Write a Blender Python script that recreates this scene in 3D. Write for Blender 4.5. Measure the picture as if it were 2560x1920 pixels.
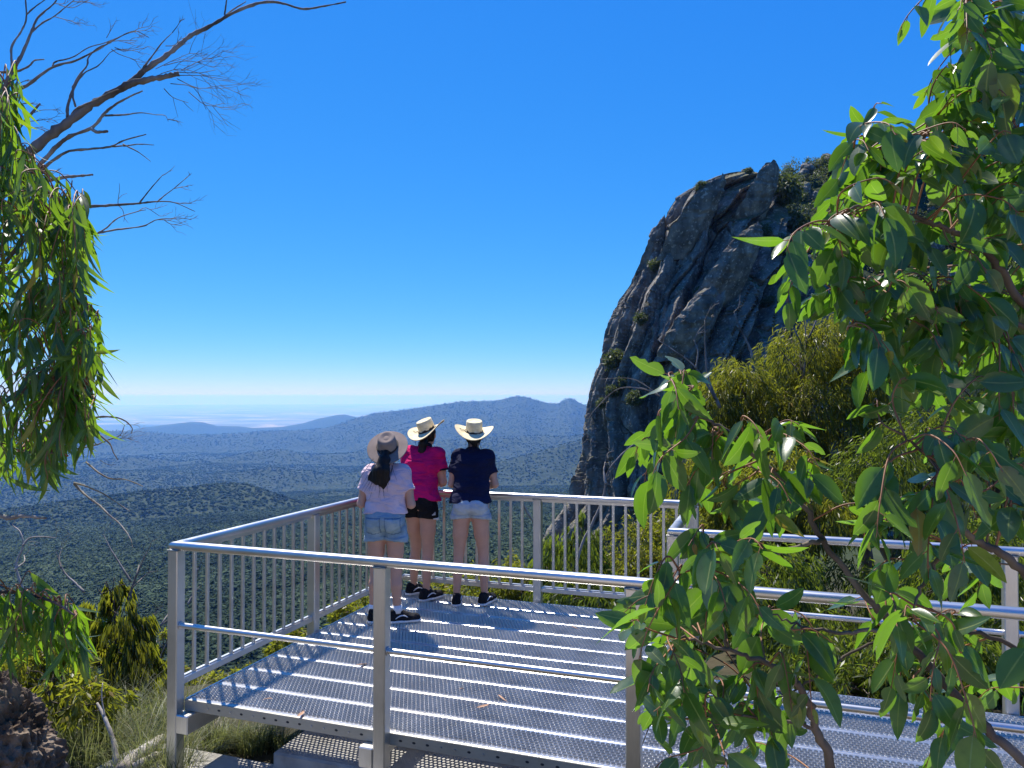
import bpy, math, random
import numpy as np
from mathutils import Vector, Matrix, Quaternion

random.seed(7)
rng = np.random.default_rng(11)
for o in list(bpy.data.objects):
    bpy.data.objects.remove(o)
scene = bpy.context.scene
COL = scene.collection
R = math.radians

# ------------------------------------------------------------------ camera
F_PX = 1900.0                       # focal length in pixels of the 2560 x 1920 photograph
EYE = 1.9                           # eye height above the deck (deck top is z = 0)
PITCH = math.atan(30.0 / F_PX)
cam_d = bpy.data.cameras.new('camera')
cam_d.sensor_width = 36.0
cam_d.lens = F_PX / 2560.0 * 36.0
cam_d.clip_start = 0.05
cam_d.clip_end = 400000.0
cam = bpy.data.objects.new('camera', cam_d)
COL.objects.link(cam)
cam.location = (0, 0, EYE)
cam.rotation_euler = (math.pi / 2 + PITCH, 0, 0)
scene.camera = cam

# ------------------------------------------------------------------ sky and sun
SUN_ELEV = R(60.0)
SUN_DIR = Vector((-0.41 * math.cos(SUN_ELEV), 0.912 * math.cos(SUN_ELEV), math.sin(SUN_ELEV))).normalized()
world = bpy.data.worlds.new('World')
scene.world = world
world.use_nodes = True
nt = world.node_tree
bg = nt.nodes['Background']
sky = nt.nodes.new('ShaderNodeTexSky')
sky.sky_type = 'NISHITA'
sky.sun_disc = False
sky.sun_elevation = SUN_ELEV
sky.sun_rotation = math.atan2(SUN_DIR.x, SUN_DIR.y)
sky.altitude = 1400.0
sky.air_density = 0.7
sky.dust_density = 0.0
sky.ozone_density = 10.0
# the colour response of the photograph's vivid blue sky: one smooth curve for each channel
sep = nt.nodes.new('ShaderNodeSeparateColor'); comb = nt.nodes.new('ShaderNodeCombineColor')
nt.links.new(sky.outputs[0], sep.inputs[0])
for ch, p, a in ((0, 1.52, 1.12), (1, 0.74, 0.67), (2, 0.30, 0.76)):
    m1 = nt.nodes.new('ShaderNodeMath'); m1.operation = 'MULTIPLY'; m1.inputs[1].default_value = 0.1
    m2 = nt.nodes.new('ShaderNodeMath'); m2.operation = 'POWER'; m2.inputs[1].default_value = p
    m3 = nt.nodes.new('ShaderNodeMath'); m3.operation = 'MULTIPLY'; m3.inputs[1].default_value = a * 10
    nt.links.new(sep.outputs[ch], m1.inputs[0]); nt.links.new(m1.outputs[0], m2.inputs[0]); nt.links.new(m2.outputs[0], m3.inputs[0])
    nt.links.new(m3.outputs[0], comb.inputs[ch])
nt.links.new(comb.outputs[0], bg.inputs['Color'])
bg.inputs['Strength'].default_value = 0.1

sun_d = bpy.data.lights.new('sun', 'SUN')
sun_d.energy = 4.8
sun_d.angle = R(0.53)
sun_d.color = (1.0, 0.955, 0.88)
sun = bpy.data.objects.new('sun', sun_d)
COL.objects.link(sun)
sun.rotation_euler = (-SUN_DIR).to_track_quat('-Z', 'Y').to_euler()

vs = scene.view_settings
vs.view_transform = 'Standard'
vs.look = 'None'
vs.exposure = 0.68
vs.gamma = 1.0
vs.use_curve_mapping = False
scene.render.engine = 'CYCLES'
scene.cycles.use_denoising = True
scene.cycles.max_bounces = 8
scene.cycles.transparent_max_bounces = 12
scene.cycles.volume_bounces = 1

# ------------------------------------------------------------------ helpers
def px_dir(px, py):
    dx = (px - 1280.0) / F_PX
    dy = (960.0 - py) / F_PX
    c, s = math.cos(PITCH), math.sin(PITCH)
    return np.array([dx, c - dy * s, s + dy * c])

def at(px, py, Y):
    """world point seen at photo pixel (px, py) that stands Y metres ahead"""
    d = px_dir(px, py)
    return np.array([0, 0, EYE]) + d * (Y / d[1])

def to_px(P):
    P = np.asarray(P, float)
    q = P - np.array([0, 0, EYE])
    c, s = math.cos(PITCH), math.sin(PITCH)
    zc = q[..., 1] * c + q[..., 2] * s
    yc = -q[..., 1] * s + q[..., 2] * c
    return np.stack([1280 + F_PX * q[..., 0] / zc, 960 - F_PX * yc / zc], -1)

def hash3(i, j, k, seed=0):
    h = (i.astype(np.int64) * 374761393 + j.astype(np.int64) * 668265263 + k.astype(np.int64) * 2147483647 + seed * 974711) & 0xFFFFFFFF
    h = ((h ^ (h >> 13)) * 1274126177) & 0xFFFFFFFF
    h = ((h ^ (h >> 16)) * 2246822519) & 0xFFFFFFFF
    return ((h ^ (h >> 15)) & 0xFFFFFF) / float(0xFFFFFF)

def vnoise(x, y, z=None, seed=0):
    x = np.asarray(x, float); y = np.asarray(y, float)
    z = np.zeros_like(x) if z is None else np.asarray(z, float)
    xi, yi, zi = np.floor(x), np.floor(y), np.floor(z)
    fx, fy, fz = x - xi, y - yi, z - zi
    fx = fx * fx * (3 - 2 * fx); fy = fy * fy * (3 - 2 * fy); fz = fz * fz * (3 - 2 * fz)
    out = 0
    for a in (0, 1):
        for b in (0, 1):
            for c in (0, 1):
                w = (fx if a else 1 - fx) * (fy if b else 1 - fy) * (fz if c else 1 - fz)
                out = out + w * hash3(xi + a, yi + b, zi + c, seed)
    return out * 2 - 1

def fbm(x, y, z=None, octv=4, seed=0, gain=0.5):
    a, s, t = 1.0, 0, 0
    for o in range(octv):
        m = 2.03 ** o
        s = s + a * vnoise(np.asarray(x) * m, np.asarray(y) * m, None if z is None else np.asarray(z) * m, seed + o * 17)
        t += a; a *= gain
    return s / t

def tag(o, label=None, cat=None, group=None, kind=None):
    if label: o['label'] = label
    if cat: o['category'] = cat
    if group: o['group'] = group
    if kind: o['kind'] = kind
    return o

def empty(name, loc=(0, 0, 0), rz=0.0):
    o = bpy.data.objects.new(name, None)
    o.empty_display_size = 0.2
    COL.objects.link(o)
    o.location = loc
    o.rotation_euler = (0, 0, rz)
    return o

def link(name, me, mat=None, parent=None):
    o = bpy.data.objects.new(name, me)
    if mat and not me.materials:
        me.materials.append(mat)
    COL.objects.link(o)
    if parent is not None:
        o.parent = parent
    return o

def np_mesh(name, V, Fc, smooth=False, attr=None):
    """V (n,3), Fc (m,k) array or list of such arrays (tris / quads)"""
    V = np.asarray(V, np.float32)
    fl = Fc if isinstance(Fc, list) else [Fc]
    fl = [np.asarray(f, np.int32) for f in fl if len(f)]
    me = bpy.data.meshes.new(name)
    me.vertices.add(len(V))
    me.vertices.foreach_set('co', V.ravel())
    idx = np.concatenate([f.ravel() for f in fl])
    cnt = np.concatenate([np.full(len(f), f.shape[1], np.int32) for f in fl])
    me.loops.add(len(idx))
    me.loops.foreach_set('vertex_index', idx)
    me.polygons.add(len(cnt))
    st = np.concatenate([[0], np.cumsum(cnt)[:-1]]).astype(np.int32)
    me.polygons.foreach_set('loop_start', st)
    me.polygons.foreach_set('loop_total', cnt)
    me.polygons.foreach_set('use_smooth', np.full(len(cnt), bool(smooth)))
    if attr:
        for nm, arr in attr.items():
            a = me.attributes.new(nm, 'FLOAT', 'POINT')
            a.data.foreach_set('value', np.asarray(arr, np.float32))
    me.update(calc_edges=True)
    me.validate()
    return me

class MB:
    """collects simple solids into one mesh"""
    def __init__(s):
        s.v, s.q, s.t, s.n = [], [], [], 0
    def add(s, V, quads=None, tris=None):
        V = np.asarray(V, float)
        s.v.append(V)
        if quads is not None and len(quads): s.q.append(np.asarray(quads) + s.n)
        if tris is not None and len(tris): s.t.append(np.asarray(tris) + s.n)
        s.n += len(V)
        return s
    def box(s, lo, hi, bev=0.0):
        (x0, y0, z0), (x1, y1, z1) = lo, hi
        if bev <= 0:
            V = [(x0,y0,z0),(x1,y0,z0),(x1,y1,z0),(x0,y1,z0),(x0,y0,z1),(x1,y0,z1),(x1,y1,z1),(x0,y1,z1)]
            Q = [(0,3,2,1),(4,5,6,7),(0,1,5,4),(1,2,6,5),(2,3,7,6),(3,0,4,7)]
            return s.add(V, Q)
        V, Q, T = [], [], []
        b = bev
        # three vertices for each corner
        cid = {}
        for i, x in enumerate((x0, x1)):
            for j, y in enumerate((y0, y1)):
                for k, z in enumerate((z0, z1)):
                    sx, sy, sz = (1 - 2*i)*b, (1 - 2*j)*b, (1 - 2*k)*b
                    cid[i,j,k] = len(V)
                    V += [(x, y+sy, z+sz), (x+sx, y, z+sz), (x+sx, y+sy, z)]
        for i in (0, 1):
            c = [cid[i,0,0], cid[i,1,0], cid[i,1,1], cid[i,0,1]]; Q.append(c if i else c[::-1])
        for j in (0, 1):
            c = [cid[0,j,0]+1, cid[1,j,0]+1, cid[1,j,1]+1, cid[0,j,1]+1]; Q.append(c if not j else c[::-1])
        for k in (0, 1):
            c = [cid[0,0,k]+2, cid[1,0,k]+2, cid[1,1,k]+2, cid[0,1,k]+2]; Q.append(c if k else c[::-1])
        for i in (0, 1):
            for j in (0, 1):
                c = [cid[i,j,0], cid[i,j,1], cid[i,j,1]+1, cid[i,j,0]+1]; Q.append(c if (i ^ j) == 0 else c[::-1])
            for k in (0, 1):
                c = [cid[i,0,k], cid[i,1,k], cid[i,1,k]+2, cid[i,0,k]+2]; Q.append(c if (i ^ k) else c[::-1])
        for j in (0, 1):
            for k in (0, 1):
                c = [cid[0,j,k]+1, cid[1,j,k]+1, cid[1,j,k]+2, cid[0,j,k]+2]; Q.append(c if (j ^ k) == 0 else c[::-1])
        for (i,j,k), c in cid.items():
            t = [c, c+1, c+2]; T.append(t if (i + j + k) % 2 == 0 else t[::-1])
        return s.add(V, Q, T)
    def loft(s, rings, close=True, caps=True):
        rings = [np.asarray(r, float) for r in rings]
        n = len(rings[0]); V = np.concatenate(rings); Q, T = [], []
        for a in range(len(rings) - 1):
            for b in range(n if close else n - 1):
                c = (b + 1) % n
                Q.append((a*n+b, a*n+c, (a+1)*n+c, (a+1)*n+b))
        if caps:
            V = np.concatenate([V, [rings[0].mean(0), rings[-1].mean(0)]])
            e = len(rings) * n
            for b in range(n):
                c = (b + 1) % n
                T.append((e, c, b)); T.append((e+1, (len(rings)-1)*n+b, (len(rings)-1)*n+c))
        return s.add(V, Q, T)
    def tube(s, pts, rad, n=8, caps=True):
        pts = np.asarray(pts, float)
        rad = np.full(len(pts), rad) if np.isscalar(rad) else np.asarray(rad, float)
        tan = np.gradient(pts, axis=0) if len(pts) > 2 else np.repeat((pts[-1:] - pts[:1]), len(pts), 0)
        tan = tan / (np.linalg.norm(tan, axis=1, keepdims=True) + 1e-12)
        ref = np.array([0, 0, 1.0]) if abs(tan[0][2]) < 0.9 else np.array([1.0, 0, 0])
        rings = []
        nrm = np.cross(tan[0], ref); nrm /= np.linalg.norm(nrm)
        ang = np.arange(n) / n * 2 * math.pi
        for i in range(len(pts)):
            nrm = nrm - tan[i] * nrm.dot(tan[i]); nrm /= np.linalg.norm(nrm) + 1e-12
            bi = np.cross(tan[i], nrm)
            rings.append(pts[i] + rad[i] * (np.cos(ang)[:, None] * nrm + np.sin(ang)[:, None] * bi))
        return s.loft(rings, caps=caps)
    def mesh(s, name, smooth=False):
        fl = []
        if s.q: fl.append(np.concatenate(s.q))
        if s.t: fl.append(np.concatenate(s.t))
        return np_mesh(name, np.concatenate(s.v), fl, smooth)
    def build(s, name, mat, parent=None, smooth=False, angle=None):
        me = s.mesh(name, smooth or angle is not None)
        o = link(name, me, mat, parent)
        if angle is not None:
            try: me.set_sharp_from_angle(angle=R(angle))
            except Exception: pass
        return o

def smooth_path(pts, n=6):
    """Catmull-Rom through the points"""
    P = np.asarray(pts, float)
    if len(P) < 3: return P
    E = np.concatenate([[2*P[0]-P[1]], P, [2*P[-1]-P[-2]]])
    out = []
    for i in range(1, len(E) - 2):
        for t in np.arange(n) / n:
            a, b, c, d = E[i-1], E[i], E[i+1], E[i+2]
            out.append(0.5 * (2*b + (c-a)*t + (2*a-5*b+4*c-d)*t*t + (3*b-a-3*c+d)*t**3))
    out.append(P[-1])
    return np.array(out)

# ------------------------------------------------------------------ materials
def mat_new(name):
    m = bpy.data.materials.new(name)
    m.use_nodes = True
    t = m.node_tree
    return m, t, t.nodes['Principled BSDF'], t.nodes, t.links

def ramp(nodes, stops):
    r = nodes.new('ShaderNodeValToRGB')
    el = r.color_ramp.elements
    while len(el) < len(stops): el.new(0.5)
    for e, (p, c) in zip(el, stops):
        e.position = p; e.color = (c[0], c[1], c[2], 1)
    return r

def noise_mat(name, stops, scale=5.0, detail=6.0, rough=0.8, metal=0.0, bump=0.0, bscale=None, bdist=0.02, spec=0.5, stretch=None, coords='Object', dist=0.0):
    m, t, b, N, L = mat_new(name)
    tc = N.new('ShaderNodeTexCoord')
    mp = N.new('ShaderNodeMapping')
    if stretch: mp.inputs['Scale'].default_value = stretch
    L.new(tc.outputs[coords], mp.inputs['Vector'])
    n = N.new('ShaderNodeTexNoise'); n.inputs['Scale'].default_value = scale; n.inputs['Detail'].default_value = detail
    n.inputs['Distortion'].default_value = dist
    L.new(mp.outputs[0], n.inputs['Vector'])
    r = ramp(N, stops)
    L.new(n.outputs['Fac'], r.inputs['Fac'])
    L.new(r.outputs[0], b.inputs['Base Color'])
    b.inputs['Roughness'].default_value = rough
    b.inputs['Metallic'].default_value = metal
    b.inputs['Specular IOR Level'].default_value = spec
    if bump:
        n2 = N.new('ShaderNodeTexNoise'); n2.inputs['Scale'].default_value = bscale or scale * 4; n2.inputs['Detail'].default_value = 8
        L.new(mp.outputs[0], n2.inputs['Vector'])
        bp = N.new('ShaderNodeBump'); bp.inputs['Strength'].default_value = bump; bp.inputs['Distance'].default_value = bdist
        L.new(n2.outputs['Fac'], bp.inputs['Height'])
        L.new(bp.outputs[0], b.inputs['Normal'])
    return m

def leaf_mat(name, stops, rough=0.42, trans=0.45, trans_col=(0.35, 0.55, 0.04), spec=0.5, rib=False):
    """leaf blade: reflection + light shining through; 'var' is a random number for each leaf"""
    m, t, b, N, L = mat_new(name)
    at_ = N.new('ShaderNodeAttribute'); at_.attribute_name = 'var'
    r = ramp(N, stops)
    oi = N.new('ShaderNodeObjectInfo')
    add = N.new('ShaderNodeMath'); add.operation = 'ADD'
    mul = N.new('ShaderNodeMath'); mul.operation = 'MULTIPLY'; mul.inputs[1].default_value = 0.0
    L.new(oi.outputs['Random'], mul.inputs[0])
    L.new(at_.outputs['Fac'], add.inputs[0]); L.new(mul.outputs[0], add.inputs[1])
    L.new(add.outputs[0], r.inputs['Fac'])
    base = r.outputs[0]
    if rib:
        ra = N.new('ShaderNodeAttribute'); ra.attribute_name = 'rib'
        rr = ramp(N, [(0.91, (0, 0, 0)), (1.0, (0.9, 0.9, 0.9))]); L.new(ra.outputs['Fac'], rr.inputs['Fac'])
        mm = N.new('ShaderNodeMix'); mm.data_type = 'RGBA'; mm.inputs['B'].default_value = (0.30, 0.34, 0.10, 1)
        L.new(rr.outputs[0], mm.inputs['Factor']); L.new(base, mm.inputs['A'])
        geo = N.new('ShaderNodeNewGeometry'); nn = N.new('ShaderNodeTexNoise'); nn.inputs['Scale'].default_value = 45; nn.inputs['Detail'].default_value = 6
        L.new(geo.outputs['Position'], nn.inputs['Vector'])
        sp = ramp(N, [(0.30, (0.62, 0.50, 0.36)), (0.40, (0.92, 0.92, 0.92)), (0.6, (1.05, 1.05, 1.0)), (0.74, (1.22, 1.18, 1.0))]); L.new(nn.outputs['Fac'], sp.inputs['Fac'])
        m4 = N.new('ShaderNodeMix'); m4.data_type = 'RGBA'; m4.blend_type = 'MULTIPLY'; m4.inputs['Factor'].default_value = 1.0
        L.new(mm.outputs['Result'], m4.inputs['A']); L.new(sp.outputs[0], m4.inputs['B'])
        base = m4.outputs['Result']
    L.new(base, b.inputs['Base Color'])
    b.inputs['Roughness'].default_value = rough
    b.inputs['Specular IOR Level'].default_value = spec
    tr = N.new('ShaderNodeBsdfTranslucent')
    mx = N.new('ShaderNodeMix'); mx.data_type = 'RGBA'; mx.inputs['Factor'].default_value = 0.75
    mx.inputs['B'].default_value = (*trans_col, 1)
    L.new(base, mx.inputs['A'])
    L.new(mx.outputs['Result'], tr.inputs['Color'])
    ms = N.new('ShaderNodeMixShader'); ms.inputs[0].default_value = trans
    L.new(b.outputs[0], ms.inputs[1]); L.new(tr.outputs[0], ms.inputs[2])
    L.new(ms.outputs[0], N['Material Output'].inputs['Surface'])
    m['rand_node'] = mul.name
    return m

def plain(name, col, rough=0.6, metal=0.0, spec=0.5):
    return noise_mat(name, [(0.3, tuple(c * 0.85 for c in col)), (0.7, tuple(min(1, c * 1.12) for c in col))], scale=9, rough=rough, metal=metal, spec=spec)
# ------------------------------------------------------------------ terrain
def ridge_fn(pts, dist, sf, sb, wob=0.0):
    """a ridge whose crest is a line of points (azimuth as photo column, elevation as photo row) at a distance"""
    xs = np.array([p[0] for p in pts], float); ys = np.array([p[1] for p in pts], float)
    def f(tx, r):
        col = 1280 + F_PX * tx
        y = np.interp(col, xs, ys)
        Rr = dist * (1 + wob * np.sin(tx * 9.0 + dist))
        zc = EYE + (990.0 - y) / F_PX * Rr / np.sqrt(1 + tx * tx)
        d = r - Rr
        return zc - np.where(d < 0, -d * sf, d * sb)
    return f
NEAR_HILL = [(-900,1290),(0,1275),(200,1247),(290,1236),(381,1225),(453,1219),(562,1208),(616,1210),(688,1232),(742,1250),(797,1268),(900,1300),(1100,1340),(1500,1400),(3000,1500)]
HILL_B = [(-500,1400),(500,1330),(700,1262),(760,1240),(833,1226),(900,1230),(960,1250),(1100,1300),(2000,1400)]
SPUR = [(-900,1500),(700,1300),(1000,1205),(1150,1172),(1250,1152),(1300,1140),(1348,1127),(1411,1108),(1468,1095),(1600,1060),(2600,1000)]
MAIN = [(-1500,1090),(0,1085),(236,1077),(290,1075),(381,1078),(453,1084),(525,1084),(598,1082),(648,1077),(742,1075),(815,1069),(869,1051),(905,1040),(941,1031),(1000,1024),(1079,1013),(1149,1002),(1190,1001),(1234,1001),(1269,993),(1294,988),(1316,990.5),(1348,1001),(1373,1006),(1395,1007),(1411,997.5),(1424,993),(1437,997),(1449,1005),(1468,1012),(1487,1016),(1700,1030),(3500,1040)]
BACK = [(-900,1090),(250,1085),(323,1071),(352,1065),(417,1056.7),(478,1049.5),(507,1050.5),(543,1060),(598,1061),(634,1065),(706,1062),(760,1053),(797,1042),(844,1032.5),(862,1031.4),(887,1037),(905,1040),(1000,1060),(3000,1080)]
FARPEAK = [(-900,1060),(1150,1050),(1165,1006),(1176,998),(1183,995.5),(1190,998),(1203,1006),(1220,1050),(3000,1060)]
CREST_R = [(-900,3000),(1700,1700),(1800,1000),(1880,560),(1920,470),(1960,440),(2000,408),(2050,402),(2100,392),(2150,372),(2220,352),(2300,345),(2450,350),(2560,370),(3600,450)]
FOLD_A = [(-900,1215),(200,1200),(330,1186),(420,1178),(500,1190),(600,1180),(680,1164),(760,1174),(850,1182),(1000,1158),(1200,1146),(3000,1120)]
FOLD_B = [(-900,1165),(150,1160),(260,1146),(350,1140),(440,1152),(540,1146),(620,1130),(700,1122),(790,1136),(880,1128),(960,1116),(1100,1102),(1300,1088),(1600,1080),(3000,1080)]
RIDGES = [(ridge_fn(FOLD_A, 4700, 0.28, 0.2, 0.04), 21, 380), (ridge_fn(FOLD_B, 6300, 0.26, 0.2, 0.04), 26, 520),
          (ridge_fn(NEAR_HILL, 2300, 0.16, 0.22), 14, 420),
          (ridge_fn(HILL_B, 3000, 0.25, 0.2), 12, 400),
          (ridge_fn(SPUR, 3900, 0.42, 0.3), 22, 420),
          (ridge_fn(MAIN, 9500, 0.20, 0.3), 60, 1300),
          (ridge_fn(BACK, 14500, 0.35, 0.4), 40, 1500),
          (ridge_fn(FARPEAK, 26000, 0.8, 0.8), 10, 2000)]
crest_r = ridge_fn(CREST_R, 175, 1.15, 0.1)
LR = np.log([0.01, 1.5, 3, 4.3, 6.2, 8, 9.2, 11, 20, 50, 100, 200, 400, 800, 1200, 1800, 3000, 5000, 9000, 14000, 20000, 200000])
LZ = [0.25, 0.2, -0.1, -0.46, -0.54, -0.75, -1.5, -3.2, -11, -38, -75, -125, -190, -270, -318, -345, -440, -480, -640, -820, -1000, -1000]
RR_ = np.log([0.01, 1.5, 3, 6, 10, 15, 30, 60, 100, 140, 200, 400, 1000, 3000, 20000, 200000])
RZ_ = [0.25, 0.2, 0.0, -0.75, -1.3, -2.0, -5.0, -10, -14, -16, -20, -60, -150, -400, -900, -1000]

def terrain_z(x, y):
    x = np.asarray(x, float); y = np.asarray(y, float)
    r = np.hypot(x, y) + 1e-6
    lr = np.log(r)
    tx = x / np.maximum(y, 0.15 * r)
    zl = np.interp(lr, LR, LZ); zr = np.interp(lr, RR_, RZ_)
    w = np.clip((tx - 0.10) / 0.24, 0, 1); w = w * w * (3 - 2 * w)
    w = np.where(y < 0.1 * r, 1.0, w)
    z = zl * (1 - w) + zr * w
    wz = np.clip((-y / r) * 2, 0, 1)
    z = z * (1 - wz) + (np.minimum(0.25 + r * 0.12, 36) - np.clip((r - 900) * 0.12, 0, 700)) * wz      # the hill the camera stands on rises behind it
    # roughness that grows with distance
    amp = np.interp(lr, np.log([1, 6, 30, 200, 1000, 4000, 12000, 20000, 30000]), [0.02, 0.1, 0.8, 6, 22, 45, 60, 15, 4])
    wl = np.interp(lr, np.log([1, 6, 30, 200, 1000, 4000, 12000, 30000]), [0.8, 1.5, 6, 50, 300, 900, 2200, 6000])
    for L_, rad in ((0.8, 3), (3, 12), (14, 60), (70, 300), (330, 1100), (1000, 4500), (2400, 14000)):
        g = np.exp(-((lr - math.log(rad)) / 0.9) ** 2)
        a = np.interp(math.log(rad), np.log([1, 6, 30, 200, 1000, 4000, 12000]), [0.02, 0.05, 0.6, 5, 26, 95, 90])
        z = z + g * a * fbm(x / L_ + 3.1, y / L_ + 7.7, octv=4, seed=int(rad))
    for f, a, L_ in RIDGES:
        h = f(tx, r)
        n1 = fbm(x / L_, y / L_, octv=5, seed=int(L_))
        rid = 1 - np.abs(fbm(x / (L_ * 0.9) + 11, y / (L_ * 0.9), octv=4, seed=int(L_) + 5)) * 2.2
        off = np.abs(h - z)
        dcrest = np.clip((z + 0 - h) / 1.0, 0, 1)
        h2 = h + a * 0.30 * n1 * 0.5
        # spurs and gullies on the flanks, none on the crest line itself
        Rr = {21: 4700, 26: 6300, 14: 2300, 12: 3000, 22: 3900, 60: 9500, 40: 14500, 10: 26000}[a]
        fl = np.clip(np.abs(r - Rr) / (Rr * 0.10), 0, 1)
        h2 = h2 + fl * a * {60: 2.6, 22: 2.2, 21: 2.0, 26: 2.0}.get(a, 1.35) * (np.minimum(rid, 0.62) - 0.60)
        h2 = np.where(y > 0.05 * r, h2, -5000)
        k = a * 1.2
        d = np.clip(0.5 + 0.5 * (h2 - z) / k, 0, 1)
        z = z * (1 - d) + h2 * d + k * d * (1 - d)
        z = np.where((h2 - z) > k, h2, z)
    hc = crest_r(tx, r) + 4.0 * fbm(x / 18, y / 18, octv=4, seed=91) * np.clip(np.abs(r - 175) / 12, 0.15, 1)
    hc = np.where(y > 0.05 * r, hc, -5000)
    z = np.where(r > 60, np.maximum(z, hc), z)
    return z

_gx, _gy = np.linspace(-9, 15, 241), np.linspace(0.2, 20, 199)
_GX, _GY = np.meshgrid(_gx, _gy)
_GZ = terrain_z(_GX, _GY)
def gzv(x, y):
    """height of the near ground, read from a fine grid"""
    fx = np.clip((np.asarray(x, float) + 9) / 0.1, 0, 239.999); fy = np.clip((np.asarray(y, float) - 0.2) / 0.1, 0, 197.999)
    i, j = fx.astype(int), fy.astype(int); a, b = fx - i, fy - j
    return _GZ[j, i]*(1-a)*(1-b) + _GZ[j, i+1]*a*(1-b) + _GZ[j+1, i]*(1-a)*b + _GZ[j+1, i+1]*a*b
def gz(x, y):
    if -9 < x < 15 and 0.2 < y < 20: return float(gzv(x, y))
    return float(terrain_z(np.array([x]), np.array([y]))[0])

def build_terrain():
    tf = np.linspace(-0.86, 0.86, 620)
    az_f = np.arctan(tf)
    az_b = np.linspace(az_f[-1], az_f[0] + 2 * math.pi, 60)[1:-1]
    az = np.concatenate([az_f, az_b])
    rr = np.concatenate([np.exp(np.linspace(math.log(0.6), math.log(300), 120))[:-1], np.exp(np.linspace(math.log(300), math.log(30000), 250))[:-1], np.exp(np.linspace(math.log(30000), math.log(95000), 16))])
    A, Rr = np.meshgrid(az, rr)
    X = np.sin(A) * Rr; Yv = np.cos(A) * Rr
    Z = terrain_z(X, Yv)
    n, m = A.shape
    V = np.stack([X, Yv, Z], -1).reshape(-1, 3)
    V = np.concatenate([V, [[0, 0, 0.25]]])
    i, j = np.meshgrid(np.arange(n - 1), np.arange(m), indexing='ij')
    j2 = (j + 1) % m
    Q = np.stack([i*m+j, (i+1)*m+j, (i+1)*m+j2, i*m+j2], -1).reshape(-1, 4)[:, ::-1]
    T = np.stack([np.full(m, n*m), np.arange(m), (np.arange(m)+1) % m], -1)
    me = np_mesh('terrain', V, [Q, T[:, ::-1]], smooth=True)
    return me

def terrain_mat():
    m, t, b, N, L = mat_new('terrain_ground')
    geo = N.new('ShaderNodeNewGeometry')
    ln = N.new('ShaderNodeVectorMath'); ln.operation = 'LENGTH'
    L.new(geo.outputs['Position'], ln.inputs[0])
    def noise(sc, det=6):
        n = N.new('ShaderNodeTexNoise'); n.inputs['Scale'].default_value = sc; n.inputs['Detail'].default_value = det
        L.new(geo.outputs['Position'], n.inputs['Vector']); return n
    near = ramp(N, [(0.3, (0.022, 0.02, 0.012)), (0.5, (0.065, 0.055, 0.033)), (0.72, (0.04, 0.045, 0.02))])
    L.new(noise(2.2, 8).outputs['Fac'], near.inputs['Fac'])
    forest = ramp(N, [(0.3, (0.026, 0.040, 0.020)), (0.55, (0.042, 0.058, 0.030)), (0.75, (0.06, 0.074, 0.042))])
    L.new(noise(0.03, 9).outputs['Fac'], forest.inputs['Fac'])
    # the plain: long paddocks and pale bare ground
    mp = N.new('ShaderNodeMapping'); mp.inputs['Scale'].default_value = (0.00022, 0.00055, 0)
    L.new(geo.outputs['Position'], mp.inputs['Vector'])
    pn = N.new('ShaderNodeTexNoise'); pn.inputs['Scale'].default_value = 1.0; pn.inputs['Detail'].default_value = 7
    L.new(mp.outputs[0], pn.inputs['Vector'])
    plainc = ramp(N, [(0.35, (0.04, 0.05, 0.035)), (0.5, (0.13, 0.13, 0.09)), (0.56, (0.36, 0.33, 0.28)), (0.62, (0.08, 0.09, 0.06)), (0.72, (0.26, 0.24, 0.20))])
    L.new(pn.outputs['Fac'], plainc.inputs['Fac'])
    def step(a, c):
        mr = N.new('ShaderNodeMapRange'); mr.inputs['From Min'].default_value = a; mr.inputs['From Max'].default_value = c
        L.new(ln.outputs['Value'], mr.inputs['Value']); return mr
    s1, s2 = step(18, 70), step(17000, 21000)
    m1 = N.new('ShaderNodeMix'); m1.data_type = 'RGBA'
    L.new(s1.outputs[0], m1.inputs['Factor']); L.new(near.outputs[0], m1.inputs['A']); L.new(forest.outputs[0], m1.inputs['B'])
    m2 = N.new('ShaderNodeMix'); m2.data_type = 'RGBA'
    L.new(s2.outputs[0], m2.inputs['Factor']); L.new(m1.outputs['Result'], m2.inputs['A']); L.new(plainc.outputs[0], m2.inputs['B'])
    L.new(m2.outputs['Result'], b.inputs['Base Color'])
    b.inputs['Roughness'].default_value = 0.95
    b.inputs['Specular IOR Level'].default_value = 0.1
    bp = N.new('ShaderNodeBump'); bp.inputs['Strength'].default_value = 0.6; bp.inputs['Distance'].default_value = 14.0
    L.new(noise(0.03, 9).outputs['Fac'], bp.inputs['Height'])
    bp2 = N.new('ShaderNodeBump'); bp2.inputs['Strength'].default_value = 0.6; bp2.inputs['Distance'].default_value = 0.05
    L.new(noise(6, 6).outputs['Fac'], bp2.inputs['Height']); L.new(bp.outputs[0], bp2.inputs['Normal'])
    L.new(bp2.outputs[0], b.inputs['Normal'])
    return m
terrain = link('terrain', build_terrain(), terrain_mat())
tag(terrain, kind='structure')

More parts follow.
